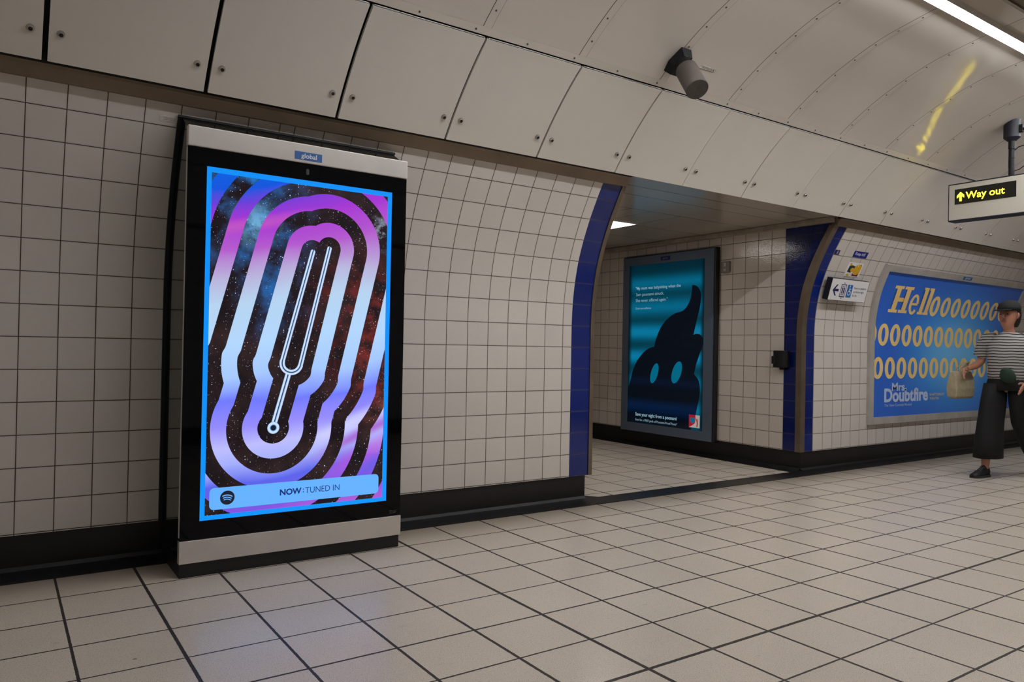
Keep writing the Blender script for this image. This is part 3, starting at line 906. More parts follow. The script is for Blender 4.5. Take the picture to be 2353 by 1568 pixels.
side = (u - 5.362).step(0.0, 0.07) * (6.505 - u).step(0.0, 0.07)
prof_ = v.step(2.1, 1.80)
lo_ = v.step(0.2, 0.4)
f = (g * 0.72 + 0.20 * prof_ + 0.08) * side
colr = ramp(nt, f.clamp(), [(0.0, rgb(0, 24, 38)), (0.25, rgb(0, 66, 84)), (0.5, rgb(0, 92, 122)), (0.8, rgb(2, 124, 166)), (1.0, rgb(6, 140, 186))])
bs.inputs['Base Color'].default_value = rgb(10, 14, 18); bs.inputs['Roughness'].default_value = 0.08
nt.l.new(colr, bs.inputs['Emission Color']); bs.inputs['Emission Strength'].default_value = 0.68
M['teal'] = m
pp = MB(); grid2(pp, lambda u, v: (6.128, u, v), 6.505, 5.362, 0.262, 2.085, 1, 1)
prn = pp.build('poster_print', M['teal'], pas)
m, nt, bs = mat_base('dark_silhouette_print')
u, v, tc = uvxy(nt)
g = (v - 0.46).abs().step(0.12, 0.0) * 0.8
g = g.max((v - 0.75).abs().step(0.08, 0.0) * 0.25)
colr = ramp(nt, g, [(0.0, rgb(4, 10, 20)), (1.0, rgb(3, 28, 62))])
bs.inputs['Base Color'].default_value = rgb(8, 10, 14); bs.inputs['Roughness'].default_value = 0.08
nt.l.new(colr, bs.inputs['Emission Color']); bs.inputs['Emission Strength'].default_value = 1.0
M['silh'] = m
sil = [(5.538, 1.812), (5.515, 1.813), (5.495, 1.807), (5.470, 1.797), (5.452, 1.782), (5.434, 1.762), (5.422, 1.741), (5.413, 1.715), (5.411, 1.689), (5.415, 1.624), (5.43, 1.547), (5.461, 1.451), (5.508, 1.279), (5.480, 1.288), (5.451, 1.289), (5.424, 1.285), (5.403, 1.274), (5.386, 1.256), (5.378, 1.233), (5.374, 1.20), (5.379, 1.168), (5.390, 1.130), (5.414, 1.085),
       (5.465, 0.961), (5.492, 0.862), (5.470, 0.842), (5.445, 0.820), (5.425, 0.792), (5.412, 0.755), (5.406, 0.708), (5.407, 0.655), (5.414, 0.601), (5.439, 0.509), (5.458, 0.429), (5.474, 0.391), (5.522, 0.2625), (6.505, 0.2625), (6.505, 0.655), (6.481, 0.683), (6.470, 0.725), (6.457, 0.766), (6.433, 0.84),
       (6.410, 0.893), (6.383, 0.941), (6.345, 0.995), (6.296, 1.042), (6.253, 1.080), (6.21, 1.107), (6.165, 1.128), (6.124, 1.139), (6.085, 1.145), (6.061, 1.23), (6.021, 1.311), (5.992, 1.358), (5.957, 1.399), (5.920, 1.434), (5.875, 1.466), (5.835, 1.491), (5.786, 1.511), (5.730, 1.526), (5.679, 1.535), (5.645, 1.552), (5.619, 1.573), (5.595, 1.600), (5.577, 1.631), (5.560, 1.662), (5.548, 1.702), (5.540, 1.755)]
mb = MB(); mb.add([(6.1272, a, c_) for a, c_ in sil], [tuple(range(len(sil)))], [(a, c_) for a, c_ in sil])
so = mb.build('swirl_silhouette', M['silh'], prn)
M['eye'] = pbr('teal_glow_plain', rgb(4, 20, 26), 0.1, emis=rgb(0, 104, 134), estr=0.9)
for cx_, cy_, rx_, ry_ in ((6.075, 0.845, 0.055, 0.114), (5.738, 0.868, 0.068, 0.122)):
    mb = MB(); fill2(mb, lambda a, c_: (6.1268, a, c_), ell(cx_, cy_, rx_, ry_, 28, -0.30))
    mb.build('oval_cutout', M['eye'], so)
M['glow_text'] = pbr('pale_backlit_text', rgb(60, 60, 60), 0.3, emis=rgb(128, 160, 176), estr=1.0)
fT = lambda a, c_: (6.1264, a, c_)
mb = MB()
text_into(mb, '"My mum was babysitting when the', fT, 6.398, 5.700, 1.803, 1.838, bold=0.008, ref='cap')
text_into(mb, '3am poonami struck.', fT, 6.392, 5.950, 1.731, 1.766, ref='cap')
text_into(mb, 'She never offered again."', fT, 6.393, 5.893, 1.661, 1.696, ref='cap')
text_into(mb, 'Dad-on-caffeine', fT, 6.392, 6.145, 1.576, 1.598, ref='cap')
text_into(mb, 'Save your night from a poonami', fT, 6.368, 5.725, 0.345, 0.383, bold=0.02, ref='cap')
text_into(mb, 'Scan for a FREE pack of Poonami-Proof Pants*', fT, 6.368, 5.718, 0.288, 0.314, ref='cap')
mb.build('lettering', M['glow_text'], prn)
M['pack_red'] = pbr('pack_red', rgb(60, 5, 10), 0.3, emis=rgb(150, 18, 40), estr=1.0)
M['pack_white'] = pbr('pack_white', rgb(90, 90, 90), 0.3, emis=rgb(150, 146, 138), estr=1.0)
mb = MB(); fill2(mb, fT, [(5.550, 0.425), (5.400, 0.425), (5.400, 0.290), (5.550, 0.290)]); pk = mb.build('product_picture', M['pack_white'], prn)
fT2 = lambda a, c_: (6.1260, a, c_)
mb = MB(); fill2(mb, fT2, [(5.550, 0.425), (5.462, 0.425), (5.455, 0.38), (5.470, 0.335), (5.505, 0.312), (5.550, 0.290)])
fill2(mb, fT2, [(5.448, 0.385), (5.430, 0.385), (5.425, 0.335), (5.432, 0.300), (5.446, 0.300), (5.440, 0.33)]); mb.build('red_panel', M['pack_red'], pk)
mb = MB(); fill2(mb, lambda a, c_: (6.1256, a, c_), [(5.500, 0.330), (5.470, 0.362), (5.464, 0.385), (5.478, 0.398), (5.500, 0.388), (5.520, 0.398), (5.534, 0.385), (5.530, 0.362)])
mb.build('teal_heart', M['eye'], pk)
pl = MB().box((6.1185, 5.858, 2.112), (6.1200, 5.998, 2.155)).build('name_plate', pbr('dark_blue_plate', rgb(16, 36, 84), 0.3), pas)
mb = MB(); text_into(mb, 'global', lambda a, c_: (6.118, a, c_), 5.965, 5.892, 2.120, 2.148, bold=0.01); mb.build('lettering', M['grey_ink'], pl)

# switch plate on the passage wall
t = empty('switch_plate', (6.19, 5.142, 1.98), 'small square grey metal key switch plate on tiles right of the teal poster', 'switch')
MB().box((6.178, 5.088, 1.920), (6.199, 5.197, 2.038)).build('plate', M['grey_box'], t, bevel=0.008)
M['slot'] = pbr('pale_switch_insert', rgb(160, 156, 150), 0.4)
MB().box((6.174, 5.130, 1.985), (6.178, 5.156, 2.022)).build('key_slot', M['slot'], t)
MB().box((6.174, 5.128, 1.938), (6.178, 5.158, 1.962)).build('key_slot', M['slot'], t)
# black call box beside the blue corner
t = empty('wall_dispenser', (6.15, 4.44, 1.05), 'small rounded black box mounted where cream tiles meet the blue passage corner', 'wall box')
mb = MB()
pr = [(6.199, -0.072), (6.150, -0.078), (6.118, -0.058), (6.106, -0.02), (6.106, 0.03), (6.122, 0.062), (6.155, 0.078), (6.199, 0.072)]
n_ = len(pr)
mb.add([(p[0], 4.44 + p[1], 0.966) for p in pr] + [(p[0], 4.44 + p[1], 1.128) for p in pr], [tuple(reversed(range(n_))), tuple(range(n_, 2 * n_))] + [(i, (i + 1) % n_, n_ + (i + 1) % n_, n_ + i) for i in range(n_)])
mb.build('housing', M['mount_black'], t, bevel=0.008)
MB().box((6.098, 4.46, 1.000), (6.112, 4.505, 1.075)).build('spout_cover', M['matt_black'], t, bevel=0.003)
MB().box((6.150, 4.395, 0.945), (6.199, 4.450, 0.968)).build('bracket', M['matt_black'], t)

# ------------------------------------------------------------------ speaker on the vault
dirv = Vector((-0.208, -0.609, -0.765)).normalized()
SPK_B = (3.368, 3.12, 2.797)
spk = empty('loudspeaker', (3.42, 3.14, 2.86), 'cylindrical ribbed grey loudspeaker on a black bracket under the vault', 'loudspeaker')
pb = Vector(SPK_B); pf = pb + dirv * 0.213
mb = MB()
ax = dirv; t_ = ax.orthogonal().normalized(); bb = ax.cross(t_); n_ = 48
vs = []; uvs = []
rings = [(0.0, 0.060), (0.006, 0.0655), (0.209, 0.0665), (0.213, 0.0655)]
for dd, r in rings:
    for i in range(n_ + 1):
        a = 2 * math.pi * i / n_
        vs.append(pb + ax * dd + (t_ * math.cos(a) + bb * math.sin(a)) * r); uvs.append((i / n_ * 2.0, dd))
fs = [(j * (n_ + 1) + i, j * (n_ + 1) + i + 1, (j + 1) * (n_ + 1) + i + 1, (j + 1) * (n_ + 1) + i) for j in range(len(rings) - 1) for i in range(n_)]
mb.add(vs, fs, uvs, True)
mb.build('body', M['speaker_grey'], spk)
mb = MB().cyl(pf - ax * 0.003, pf + ax * 0.0025, 0.0655, 0.063, 48); mb.build('grille_face', M['speaker_cap'], spk)
MB().cyl(pb - ax * 0.004, pb + ax * 0.004, 0.062, 0.062, 32).build('rear_cap', M['mount_black'], spk)
# bracket: a faceted wedge against the curved lining
def ceil_pt(y, off=0.0):
    i = np.searchsorted(-cr[:, 0], -y); z = float(np.interp(-y, -cr[:, 0], cr[:, 1]))
    z1 = float(np.interp(-(y - .02), -cr[:, 0], cr[:, 1])); z0 = float(np.interp(-(y + .02), -cr[:, 0], cr[:, 1]))
    n = Vector((0, -(z1 - z0), -0.04)).normalized()
    if n.z > 0: n = -n
    return Vector((0, y, z)) + n * off
mb = MB()
base_ = []; topp = []
for (dx, y) in ((-0.042, 3.135), (-0.060, 3.225), (-0.040, 3.285), (0.040, 3.285), (0.060, 3.225), (0.042, 3.135)):
    p = ceil_pt(y, 0.001); base_.append((3.385 + dx, p.y, p.z))
    q = ceil_pt(3.205 + (y - 3.205) * 0.80, 0.060); topp.append((3.385 + dx * 0.84, q.y, q.z))
mb.add(base_ + topp, [tuple(reversed(range(6))), tuple(range(6, 12))] + [(i, (i + 1) % 6, 6 + (i + 1) % 6, 6 + i) for i in range(6)])
mb.build('bracket', M['mount_black'], spk, bevel=0.003)
mb = MB().cyl(ceil_pt(3.19, 0.05) + Vector((3.38, 0, 0)), pb, 0.045, 0.052, 24); mb.build('swivel', M['mount_black'], spk)
# label on the vault
def ceil_uv(x, s, off=0.0):
    y = float(np.interp(s, carc, cr[:, 0])); z = float(np.interp(s, carc, cr[:, 1]))
    y1 = float(np.interp(s + .02, carc, cr[:, 0])); z1 = float(np.interp(s + .02, carc, cr[:, 1]))
    n = Vector((0, -(z1 - z), (y1 - y))).normalized()
    if n.z > 0: n = -n
    q = Vector((x, y, z)) + n * off
    return tuple(q)
mb = MB(); slab2(mb, ceil_uv, 3.585, 3.715, 0.150, 0.172, 0.0, 0.002); o = mb.build('ceiling_label', M['paper'])
tag(o, 'narrow white paper label on the vault just right of the loudspeaker', 'label')
mb = MB(); text_into(mb, 'PALC210-1186', lambda u, v: ceil_uv(u, v, 0.0024), 3.60, 3.69, 0.156, 0.167)
slab2(mb, ceil_uv, 3.585, 3.715, 0.1705, 0.172, 0.002, 0.0026); slab2(mb, ceil_uv, 3.585, 3.715, 0.150, 0.1512, 0.002, 0.0026)
mb.cyl(Vector(ceil_uv(3.703, 0.161, 0.001)), Vector(ceil_uv(3.703, 0.161, 0.004)), 0.004, None, 10)
mb.build('lettering', M['black_ink'], o)

# ------------------------------------------------------------------ hanging sign
SX = 6.962
sg = empty('hanging_sign', (SX + 0.06, 2.83, 2.31), 'hanging cream box sign with glowing yellow Way out lettering on black', 'sign')
y0_, y1_ = 3.310, 2.350
MB().box((SX, y1_, 2.312), (SX + 0.004, y0_, 2.622)).build('face', M['sign_face'], sg)
ed = MB()
e = 0.006
ed.box((SX - 0.002, y1_ - e, 2.622), (SX + 0.125, y0_ + e, 2.632)).box((SX - 0.002, y0_, 2.306), (SX + 0.125, y0_ + e + 0.002, 2.632)).box((SX - 0.002, y1_ - e, 2.306), (SX + 0.125, y1_, 2.632))
ed.box((SX - 0.002, y1_ - e, 2.300), (SX + 0.125, y0_ + e, 2.312)).box((SX + 0.115, y1_, 2.306), (SX + 0.125, y0_, 2.632))
ed.build('casing', M['sign_dark'], sg, bevel=0.003)
wn = MB().box((SX - 0.0025, 2.776, 2.447), (SX, 3.262, 2.580)).build('display_window', M['sign_window'], sg)
mb = MB(); fS = lambda a, c_: (SX - 0.0035, a, c_)
text_into(mb, 'Way out', fS, 3.170, 2.862, 2.466, 2.546, bold=0.008)
arrow = [(3.218, 2.475), (3.204, 2.475), (3.204, 2.527), (3.186, 2.510), (3.186, 2.528), (3.211, 2.553), (3.240, 2.528), (3.240, 2.510), (3.218, 2.527)]
arrow = [(3.222, 2.472), (3.203, 2.472), (3.203, 2.518), (3.183, 2.500), (3.183, 2.522), (3.2125, 2.553), (3.242, 2.522), (3.242, 2.500), (3.222, 2.518)]
fill2(mb, fS, arrow)
mb.build('lettering', M['led_yellow'], wn)
PXS, PYS = SX + 0.045, 2.832
mb = MB()
mb.cyl((PXS, PYS, 3.10), (PXS, PYS, 2.955), 0.062, 0.062, 32)
mb.cyl((PXS, PYS, 2.955), (PXS, PYS, 2.925), 0.062, 0.030, 32)
mb.build('ceiling_canopy', M['sign_dark'], sg)
mb = MB().cyl((PXS, PYS, 2.926), (PXS, PYS, 2.86), 0.026, None, 24).cyl((PXS, PYS, 2.86), (PXS, PYS, 2.852), 0.019, None, 24).cyl((PXS, PYS, 2.852), (PXS, PYS, 2.78), 0.0235, None, 24).cyl((PXS, PYS, 2.778), (PXS, PYS, 2.70), 0.0235, None, 24).cyl((PXS, PYS, 2.698), (PXS, PYS, 2.630), 0.0225, None, 24)
mb.build('drop_rod', M['mount_black'], sg)
mb = MB()
mb.tube([(PXS, PYS - 0.02, 2.845), (PXS, PYS - 0.05, 2.868), (PXS, PYS - 0.09, 2.874), (PXS, PYS - 0.13, 2.868), (PXS, PYS - 0.2, 2.84), (PXS + .02, PYS - 0.26, 2.78), (PXS + .02, PYS - 0.28, 2.63)], 0.004, 8)
mb.build('cable', M['mount_black'], sg)
mb = MB()
mb.tube([(PXS, PYS - 0.02, 2.672), (PXS, PYS - 0.06, 2.680), (PXS, PYS - 0.09, 2.70), (PXS, PYS - 0.118, 2.706), (PXS, PYS - 0.123, 2.665), (PXS, PYS - 0.123, 2.632)], 0.0035, 8)
mb.cyl((PXS, PYS - 0.123, 2.672), (PXS, PYS - 0.123, 2.63), 0.010, None, 12)
mb.build('cable', M['mount_black'], sg)
MB().box((PXS - .02, PYS - 0.085, 2.99), (PXS + .02, PYS - 0.06, 3.05)).box((PXS - .012, PYS - 0.095, 3.0), (PXS + .012, PYS - 0.085, 3.02)).build('clamp', M['mount_black'], sg)

# ------------------------------------------------------------------ wall signs
t = empty('lift_sign', wallpt(6.84, 1.58), 'white box sign with arrow, lift and wheelchair symbols and small text', 'sign')
# flat box hanging off the curved wall
A = Vector((6.525, 4.062, 1.832)); B = Vector((7.142, 4.062, 1.832)); upv = Vector((0, -0.055, 0.2)).normalized(); nrm = Vector((0, -0.2, -0.055)).normalized()
# solve depth so the face sits 8 cm off the tiles along the line of sight
SZ = 0.205
O_ = Vector((6.405, 4.120, 1.615))
fl_ = lambda a, c_, off=0.0: tuple(O_ + Vector((a, 0, 0)) + upv * c_ + nrm * off)
WS_, HS_ = 0.605, 0.203
def obox(mb, a0, a1, c0, c1, o0, o1):
    vs = [fl_(a, c_, o_) for a in (a0, a1) for c_ in (c0, c1) for o_ in (o0, o1)]
    mb.add(vs, [(0, 1, 3, 2), (4, 6, 7, 5), (0, 4, 5, 1), (2, 3, 7, 6), (0, 2, 6, 4), (1, 5, 7, 3)])
    return mb
obox(MB(), 0.0, WS_, 0.0, HS_, -0.003, 0.0).build('face', M['sign_white'], t)
obox(MB(), -0.004, WS_ + 0.004, -0.004, HS_ + 0.004, -0.062, -0.003).build('casing', M['sign_dark'], t, bevel=0.004)
fS = lambda a, c_: fl_(a, c_, 0.0008)
mb = MB()
text_into(mb, 'Return to platform', fS, 0.375, 0.580, 0.122, 0.143, ref='cap')
text_into(mb, 'and follow signs', fS, 0.375, 0.555, 0.085, 0.106, ref='cap')
text_into(mb, 'for lift', fS, 0.375, 0.447, 0.048, 0.069, ref='cap')
# arrow
fill2(mb, fS, [(0.035, 0.095), (0.085, 0.150), (0.107, 0.150), (0.071, 0.108), (0.130, 0.108), (0.130, 0.084), (0.071, 0.084), (0.107, 0.042), (0.085, 0.042)])
# lift car outline with figures
for a0, a1, c0, c1 in ((0.160, 0.168, 0.04, 0.155), (0.237, 0.245, 0.04, 0.155), (0.160, 0.245, 0.033, 0.042), (0.160, 0.245, 0.150, 0.158)):
    fill2(mb, fS, [(a0, c0), (a1, c0), (a1, c1), (a0, c1)])
fill2(mb, fS, [(0.190, 0.165), (0.214, 0.165), (0.202, 0.178)]); fill2(mb, fS, [(0.202, 0.014), (0.214, 0.027), (0.190, 0.027)])
for cx_ in (0.189, 0.216):
    fill2(mb, fS, ell(cx_, 0.134, 0.006, 0.007, 10)); fill2(mb, fS, [(cx_ - 0.008, 0.075), (cx_ + 0.008, 0.075), (cx_ + 0.010, 0.124), (cx_ - 0.010, 0.124)])
    fill2(mb, fS, [(cx_ - 0.007, 0.05), (cx_ - 0.002, 0.05), (cx_ - 0.001, 0.076), (cx_ - 0.007, 0.076)]); fill2(mb, fS, [(cx_ + 0.002, 0.05), (cx_ + 0.007, 0.05), (cx_ + 0.007, 0.076), (cx_ + 0.001, 0.076)])
mb.build('lettering', M['navy'], t)
mb = MB(); fill2(mb, fS, [(0.266, 0.035), (0.348, 0.035), (0.348, 0.158), (0.266, 0.158)]); bp_ = mb.build('wheelchair_panel', M['mid_blue'], t)
def wheelchair(mb, fn, cx, cy, k):
    ring2(mb, fn, ell(cx, cy - 0.018 * k, 0.026 * k, 0.026 * k, 20), ell(cx, cy - 0.018 * k, 0.018 * k, 0.018 * k, 20))
    fill2(mb, fn, ell(cx - 0.003 * k, cy + 0.050 * k, 0.009 * k, 0.009 * k, 12))
    for a, b2, c2, d2 in ((-.008, .038, .004, -.006), (-.008, .026, .024, .016), (-.002, .0, .026, -.008), (.016, -.004, .03, -.034)):
        x0, x1 = sorted((cx + a * k, cx + c2 * k)); z0, z1 = sorted((cy + b2 * k, cy + d2 * k))
        fill2(mb, fn, [(x0, z0), (x1, z0), (x1, z1), (x0, z1)])
mb = MB(); wheelchair(mb, lambda a, c_: fl_(a, c_, 0.0016), 0.306, 0.096, 0.95); mb.build('wheelchair_symbol', M['white_ink'], bp_)

def wplate(name, label, cat, u0, u1, s0, s1, mat, off=0.004):
    mb = MB(); slab2(mb, wallpt, u0, u1, s0, s1, 0.0, off, 4); return tag(mb.build(name, mat), label, cat)
o = wplate('direction_plate', 'small blue enamel plate reading Keep left on the curved tiles', 'sign', 6.694, 6.922, 1.886, 1.948, M['enamel_blue'])
mb = MB(); text_into(mb, 'Keep left', lambda u, v: wallpt(u, v, 0.0046), 6.716, 6.885, 1.897, 1.938, bold=0.005); mb.build('lettering', M['white_ink'], o)
o = wplate('symbol_plate', 'tiny navy plate with a white wheelchair figure beside the blue door strip', 'sign', 6.390, 6.464, 1.884, 1.930, M['navy'])
mb = MB(); wheelchair(mb, lambda a, c_: wallpt(a, c_, 0.0046), 6.430, 1.908, 0.34)
mb.build('wheelchair_symbol', M['white_ink'], o)
o = wplate('art_plate', 'small picture card in yellow, black and red above the white lift sign', 'picture', 6.684, 6.930, 1.690, 1.832, M['sign_white'])
fA = lambda off: (lambda a, c_: wallpt(a, c_, off))
mb = MB(); fill2(mb, fA(.0046), [(6.800, 1.725), (6.905, 1.715), (6.916, 1.775), (6.915, 1.812), (6.860, 1.822), (6.818, 1.805), (6.808, 1.77)])
fill2(mb, fA(.0046), ell(6.728, 1.812, .016, .012, 12)); fill2(mb, fA(.0046), ell(6.730, 1.705, .024, .012, 12)); fill2(mb, fA(.0046), ell(6.780, 1.758, .030, .022, 14))
mb.build('yellow_shapes', pbr('art_yellow', rgb(214, 166, 26), 0.5), o)
mb = MB(); fill2(mb, fA(.0042), [(6.704, 1.735), (6.760, 1.728), (6.800, 1.75), (6.812, 1.795), (6.760, 1.805), (6.715, 1.795)]); mb.build('black_shape', pbr('art_dark', rgb(36, 44, 40), 0.5), o)
mb = MB(); fill2(mb, fA(.0052), [(6.892, 1.812), (6.902, 1.828), (6.906, 1.808)]); mb.build('black_shape', pbr('art_black', rgb(36, 44, 40), 0.5), o)
mb = MB(); fill2(mb, fA(.0054), [(6.800, 1.700), (6.895, 1.700), (6.900, 1.726), (6.870, 1.716), (6.830, 1.716), (6.798, 1.726)]); mb.build('red_shape', pbr('art_red', rgb(120, 22, 16), 0.5), o)
mb = MB(); fill2(mb, fA(.0050), ell(6.868, 1.765, .010, .018, 12)); fill2(mb, fA(.0050), ell(6.858, 1.806, .008, .008, 10)); mb.build('white_shapes', M['sign_white'], o)

# ------------------------------------------------------------------ big blue poster
bpz = empty('framed_poster', wallpt(8.91, 0.22), 'large blue poster with golden Hellooo lettering in a grey frame on the curved wall', 'poster')
fr = MB()
U0, U1, S0, S1 = 7.298, 10.560, 0.212, 1.868
I0, I1, J0, J1 = 7.372, 10.490, 0.282, 1.800
slab2(fr, wallpt, U0, I0, S0, S1, 0.0, 0.035, 20); slab2(fr, wallpt, I1, U1, S0, S1, 0.0, 0.035, 20)
slab2(fr, wallpt, I0, I1, J1, S1, 0.0, 0.035, 1); slab2(fr, wallpt, I0, I1, S0, J0, 0.0, 0.035, 1)
fr.build('frame', M['frame_grey'], bpz)
m, nt, bs = mat_base('blue_poster_print')
u, v, tc = uvxy(nt)
dd = (((u - 9.15) * (u - 9.15)) * 0.55 + (v - 0.95) * (v - 0.95) * 1.5).sqrt()
f = dd.step(1.15, 0.1) + (noise(nt, vec(nt, u, v), 1.5, 2.0) - 0.5) * 0.15
colr = ramp(nt, f.clamp(), [(0.0, rgb(44, 106, 214)), (0.5, rgb(60, 148, 236)), (1.0, rgb(112, 194, 252))])
nt.l.new(colr, bs.inputs['Base Color']); bs.inputs['Roughness'].default_value = 0.3
mb = MB(); grid2(mb, lambda a, c_: wallpt(a, c_, 0.012), I0, I1, J0, J1, 1, 24)
prn = mb.build('poster_print', m, bpz)
M['gold'] = pbr('gold_print', rgb(248, 210, 134), 0.45)
f1 = lambda a, c_: wallpt(a, c_, 0.0128)
mb = MB()
def oring(cx, cy, w_, h_, sh, wt=0.30):
    """letter o clipped to the sheet"""
    n = 32
    def clipf(a, c_): return f1(min(max(a, I0 + .002), I1 - .002), c_)
    ring2(mb, clipf, ell(cx, cy, w_ / 2, h_ / 2, n, sh), ell(cx, cy, w_ / 2 * 0.34, h_ / 2 * 0.64, n, sh))
SH = 0.12
def P1(pts, sh, c0): return [(a + sh * (c_ - c0), c_) for a, c_ in pts]
c0 = 1.373; hc = 1.660
def bar_(x0, x1, z0, z1): fill2(mb, f1, P1([(x0, z0), (x1, z0), (x1, z1), (x0, z1)], SH, c0))
# H with slab serifs
bar_(7.648, 7.732, c0, hc); bar_(7.842, 7.926, c0, hc); bar_(7.72, 7.86, 1.492, 1.536)
for cx_ in (7.690, 7.884):
    bar_(cx_ - 0.086, cx_ + 0.086, c0, c0 + 0.032); bar_(cx_ - 0.086, cx_ + 0.086, hc - 0.032, hc)
# e
cx_, cy_, rw, rh = 8.086, 1.476, 0.090, 0.112
n = 40
out_, inn_ = [], []
for i in range(n + 1):
    a = math.radians(5 + 318 * i / n)
    out_.append((cx_ + rw * math.cos(a) + SH * rh * math.sin(a), cy_ + rh * math.sin(a)))
    inn_.append((cx_ + rw * 0.45 * math.cos(a) + SH * rh * .70 * math.sin(a), cy_ + rh * 0.72 * math.sin(a)))
mb.add([f1(*p) for p in out_ + inn_], [(i, i + 1, n + 2 + i, n + 1 + i) for i in range(n)])
fill2(mb, f1, [(8.02, 1.466), (8.155, 1.466), (8.163, 1.492), (8.03, 1.492)])
# l l
for lx in (8.236, 8.352):
    bar_(lx - 0.037, lx + 0.037, c0, hc + 0.012); bar_(lx - 0.056, lx + 0.056, c0, c0 + 0.026); bar_(lx - 0.058, lx, hc - 0.014, hc + 0.012)
for i in range(9):
    oring(8.532 + 0.234 * i, 1.477, 0.196, 0.228, SH)
for i in range(14):
    oring(7.340 + 0.2285 * i, 1.135, 0.200, 0.234, 0.10)
for i in range(14):
    oring(7.250 + 0.2275 * i, 0.788, 0.196, 0.228, 0.06)
mb.build('gold_lettering', M['gold'], prn)
mb = MB()
M['pale_print'] = pbr('pale_blue_print', rgb(196, 210, 238), 0.4)
text_into(mb, 'Mrs.', f1, 7.752, 8.040, 0.545, 0.632, bold=0.03)
text_into(mb, 'Doubtfire', f1, 7.606, 8.495, 0.428, 0.575, bold=0.035)
text_into(mb, 'The New Comedy Musical', f1, 7.610, 8.152, 0.384, 0.412, bold=0.005, ref='cap')
text_into(mb, 'previews now booking', f1, 9.45, 9.85, 0.400, 0.416, ref='cap') if False else None
mb.build('white_lettering', M['pale_print'], prn)
mb = MB()
text_into(mb, 'SHAFTESBURY', f1, 8.530, 8.868, 0.480, 0.507, bold=0.005, ref='cap')
text_into(mb, 'THEATRE', f1, 8.530, 8.738, 0.436, 0.463, bold=0.005, ref='cap')
mb.build('theatre_lettering', M['gold'], prn)
mb = MB(); slab2(mb, wallpt, 8.862, 9.058, 1.818, 1.856, 0.035, 0.0375); pl = mb.build('name_plate', M['plaque_blue'], bpz)
mb = MB(); text_into(mb, 'global', lambda a, c_: wallpt(a, c_, 0.0382), 8.905, 9.015, 1.823, 1.851, bold=0.01); mb.build('lettering', M['white_ink'], pl)

# ------------------------------------------------------------------ the passer-by
HEAD_RZ = math.radians(175.5)
per = empty('person', (7.703, 3.128, 0.0), 'person in black cap, striped tee and wide black trousers striding past the blue poster', 'person', None, HEAD_RZ)
def L2W(p):
    c_, s_ = math.cos(HEAD_RZ), math.sin(HEAD_RZ)
    return (7.703 + p[0] * c_ - p[1] * s_, 3.128 + p[0] * s_ + p[1] * c_, p[2])
def loft(mb, rings, n=24, caps=True, smooth=True):
    """rings: (cx, cy, cz, rx, ry, tilt_x, yaw) in the person's frame; tilt lifts the front edge"""
    vs = []
    for r in rings:
        cx, cy, cz, rx, ry = r[:5]; tl = r[5] if len(r) > 5 else 0.0; yw = r[6] if len(r) > 6 else 0.0
        for i in range(n):
            a = 2 * math.pi * i / n
            x, y = rx * math.cos(a), ry * math.sin(a)
            xx, yy = x * math.cos(yw) - y * math.sin(yw), x * math.sin(yw) + y * math.cos(yw)
            vs.append(L2W((cx + xx, cy + yy, cz + tl * x)))
    m_ = len(rings)
    fs = [(j * n + i, j * n + (i + 1) % n, (j + 1) * n + (i + 1) % n, (j + 1) * n + i) for j in range(m_ - 1) for i in range(n)]
    if caps: fs += [tuple(reversed(range(n))), tuple(range((m_ - 1) * n, m_ * n))]
    mb.add(vs, fs, None, smooth)
    return mb
M['skin'] = pbr('skin', rgb(178, 124, 100), 0.55, noise=0.1)
M['hair'] = pbr('dark_hair', rgb(26, 22, 24), 0.6, noise=0.3, nscale=40)
M['cap'] = pbr('black_cap_cloth', rgb(22, 22, 24), 0.8)
M['trousers'] = pbr('black_trouser_cloth', rgb(15, 15, 17), 0.85, noise=0.2, nscale=12)
M['shoe'] = pbr('black_canvas', rgb(18, 18, 20), 0.6)
M['sole'] = pbr('dark_rubber_sole', rgb(44, 42, 42), 0.5)
M['tote'] = pbr('cream_canvas', rgb(168, 156, 128), 0.9, noise=0.2, nscale=20)
M['green'] = pbr('dark_green_cloth', rgb(30, 52, 38), 0.85, noise=0.3, nscale=15)
m, nt, bs = mat_base('striped_jersey')
tc = nt.new('ShaderNodeTexCoord'); sp = nt.new('ShaderNodeSeparateXYZ'); nt.l.new(tc.outputs['Object'], sp.inputs[0])
z = X(nt, sp.outputs[2]); wv_ = noise(nt, tc.outputs['Object'], 6.0, 2.0) * 0.022
st = ((z + wv_) * (1.0 / 0.0265)).fract().gt(0.34)
nt.l.new(mixc(nt, st, rgb(30, 30, 34), rgb(176, 172, 168)), bs.inputs['Base Color']); bs.inputs['Roughness'].default_value = 0.85
M['jersey'] = m

# body: one skinned surface from pelvis to fingertips, head included
V_, E_, Rr = [], [], []
def node(p, r, par=None):
    V_.append(p); Rr.append(r if isinstance(r, tuple) else (r, r)); i = len(V_) - 1
    if par is not None: E_.append((par, i))
    return i
pel = node((-0.02, 0, 0.90), (0.10, 0.12))
sp1 = node((-0.015, 0, 1.02), (0.095, 0.11), pel); sp2 = node((-0.02, 0, 1.17), (0.09, 0.12), sp1); sp3 = node((-0.03, 0, 1.25), (0.055, 0.075), sp2)
nk = node((-0.04, 0, 1.33), 0.045, sp3); hb_ = node((-0.03, 0, 1.375), 0.044, nk)
h0 = node((0.005, 0, 1.405), (0.055, 0.050), hb_); h1 = node((-0.008, 0, 1.455), (0.074, 0.064), h0); h2 = node((-0.022, 0, 1.51), (0.086, 0.072), h1); h3 = node((-0.028, 0, 1.565), (0.080, 0.068), h2)
def limb(par, pts):
    for p, r in pts: par = node(p, r, par)
    return par
